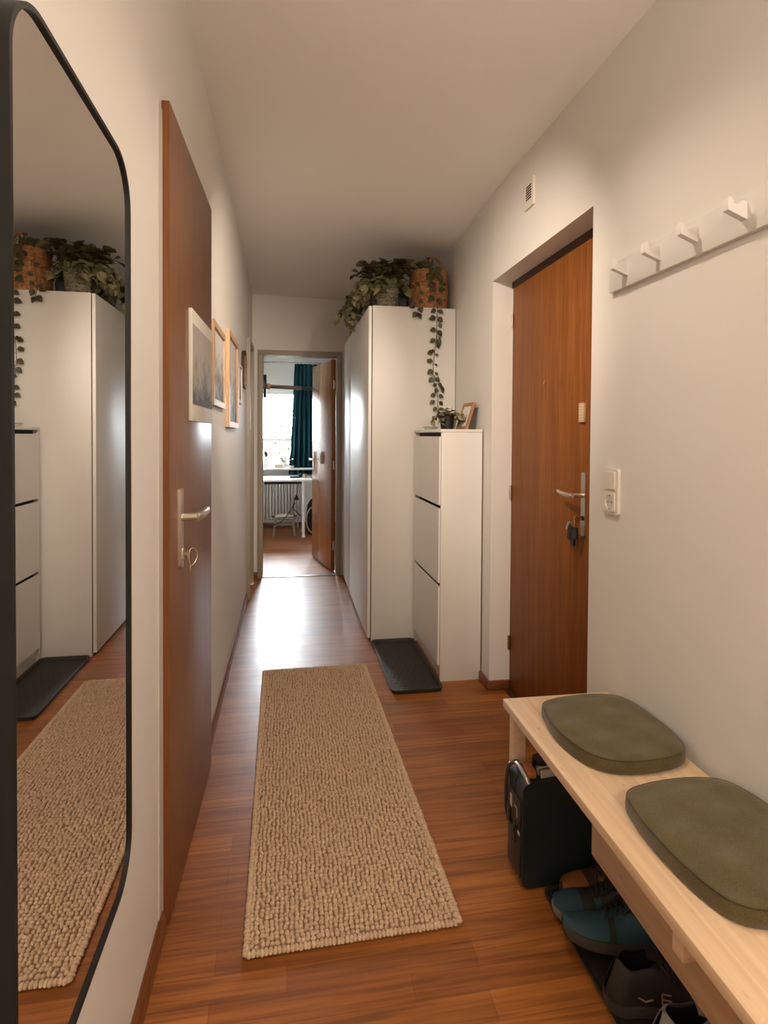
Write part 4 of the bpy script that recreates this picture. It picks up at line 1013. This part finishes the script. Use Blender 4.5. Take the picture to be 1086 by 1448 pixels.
o = MB().lathe([(.018, 0), (.025, .004), (.02, .03), (.024, .05), (.02, .05)], n=18).build('brass_cup', 'brass', None, 45, (.205, 7.3, .7322)); tag(o, 'small brass cup near the right corner of the far desk', 'cup')

# ------------------------------------------------------------------ outdoors seen through the window
struct('ground_outdoor', MB().box(-12, 12, 8.2, 40, -3.1, -3.0), 'lawn', 'grassy ground outside below the window', 'ground')
def tree(label, loc, h, r, seed, n):
    t = thing('tree', label, 'tree', loc); rnd = random.Random(seed)
    m = MB(); m.tube([(0, 0, 0), (.1, 0, h * .4), (0, .1, h * .8)], [.16, .11, .05], 10)
    for i in range(9):
        a = rnd.random() * 6.28; z = h * rnd.uniform(.35, .75); q = Vector((math.cos(a) * r * .8, math.sin(a) * r * .8, z + r * .5)); m.tube([(0.05, .05, z), tuple(q * .5 + Vector((0, 0, z * .5 + .2))), tuple(q)], [.05, .03, .012], 6)
    m.build('trunk', 'bark', t, 50)
    lf = MB()
    for i in range(n):
        u = Vector((rnd.gauss(0, 1), rnd.gauss(0, 1), rnd.gauss(0, 1))).normalized() * (rnd.random() ** .4) * r
        p = Vector((0, 0, h * .72)) + Vector((u.x, u.y, u.z * .9))
        lf.leaf(p, (rnd.uniform(-1, 1), rnd.uniform(-1, 1), rnd.uniform(-1, .4)), (rnd.uniform(-1, 1), rnd.uniform(-1, 1), rnd.uniform(-1, 1)), rnd.uniform(.1, .2), .12, .2, .1)
    lf.build('leaves', 'autumn', t, 0)
tree('pale orange autumn tree outside the far window', (-.9, 16.5, -3.0), 5.6, 1.7, 5, 1300)
hs = thing('garden_house', 'low brown timber shed outside behind the autumn tree', 'building', (0, 22, -3.0))
MB().box(-7, 5, 0, 4, 0, 4.0).build('wall', 'render', hs, 0)
m = MB(); m.prism([(-.3, 4.0), (4.3, 4.0), (2., 4.15)], 'x', -7.3, 5.3); m.build('roof', 'cork', hs, 0)

# ------------------------------------------------------------------ lights
w = bpy.data.worlds.new('overcast_sky'); sc.world = w; w.use_nodes = True
bg = w.node_tree.nodes['Background']; bg.inputs[0].default_value = (.86, .93, 1., 1); bg.inputs[1].default_value = 130.
def light(name, kind, loc, energy, col, **kw):
    l = bpy.data.lights.new(name, kind); l.energy = energy; l.color = col
    aim = kw.pop('aim', None)
    for a, b_ in kw.items(): setattr(l, a, b_)
    o = bpy.data.objects.new(name, l); COL.objects.link(o); o.location = loc
    if aim is not None: o.rotation_euler = (Vector(aim) - Vector(loc)).to_track_quat('-Z', 'Y').to_euler()
    return o
pt = light('window_portal', 'AREA', (.11, RY + .13, 1.37), 10, (1, 1, 1), shape='RECTANGLE', size=1.02, size_y=1.07, aim=(.11, 0, 1.37)); pt.data.cycles.is_portal = True
WARM = (1., .825, .645)
light('fill_behind_camera', 'POINT', (.74, -.60, 1.80), 46, WARM, shadow_soft_size=.14)  # added fill light behind the view, evens out walls, floor and ceiling
light('standin_spot_right', 'SPOT', (-.15, 1.42, 2.40), 108, WARM, spot_size=math.radians(66), spot_blend=1., shadow_soft_size=.03, aim=(1.0, 2.50, 1.55))  # added spot out of view, lights the right wall in a ceiling lamp's stead
light('standin_spot_left', 'SPOT', (.75, 1.42, 2.38), 190, WARM, spot_size=math.radians(52), spot_blend=1., shadow_soft_size=.03, aim=(-.32, 3.6, 1.60))  # added spot out of view, replaces a mid-hall ceiling lamp for the left wall
light('fill_spot_down', 'SPOT', (.38, 1.40, 2.38), 30, WARM, spot_size=math.radians(148), spot_blend=1., shadow_soft_size=.03, aim=(.35, 1.5, 0))  # added spot out of view, fills near walls and floor from above

# ------------------------------------------------------------------ camera
cam = bpy.data.cameras.new('camera'); co = bpy.data.objects.new('camera', cam); COL.objects.link(co); sc.camera = co
f = 800.; vx, vy = 408., 615.
p = math.radians(1.1); yaw = math.atan((543 - vx) / f * math.cos(p)); roll = math.radians(.36)
fw_ = Vector((math.sin(yaw) * math.cos(p), math.cos(yaw) * math.cos(p), -math.sin(p))); rt_ = Vector((math.cos(yaw), -math.sin(yaw), 0)); dn_ = fw_.cross(rt_)
r2 = rt_ * math.cos(roll) - dn_ * math.sin(roll); d2_ = rt_ * math.sin(roll) + dn_ * math.cos(roll)
co.matrix_world = Matrix(((r2.x, -d2_.x, -fw_.x, 0), (r2.y, -d2_.y, -fw_.y, 0), (r2.z, -d2_.z, -fw_.z, 1.28), (0, 0, 0, 1)))
cam.sensor_fit = 'HORIZONTAL'; cam.sensor_width = 36.; cam.lens = 36. * f / 1086.
cyc = 631.2
cam.shift_y = -(724. - cyc) / 1086.; cam.shift_x = 0.
cam.clip_start = .02; cam.clip_end = 100

vs = sc.view_settings; vs.view_transform = 'Standard'; vs.look = 'None'; vs.exposure = 0.; vs.gamma = 1.; vs.use_curve_mapping = False
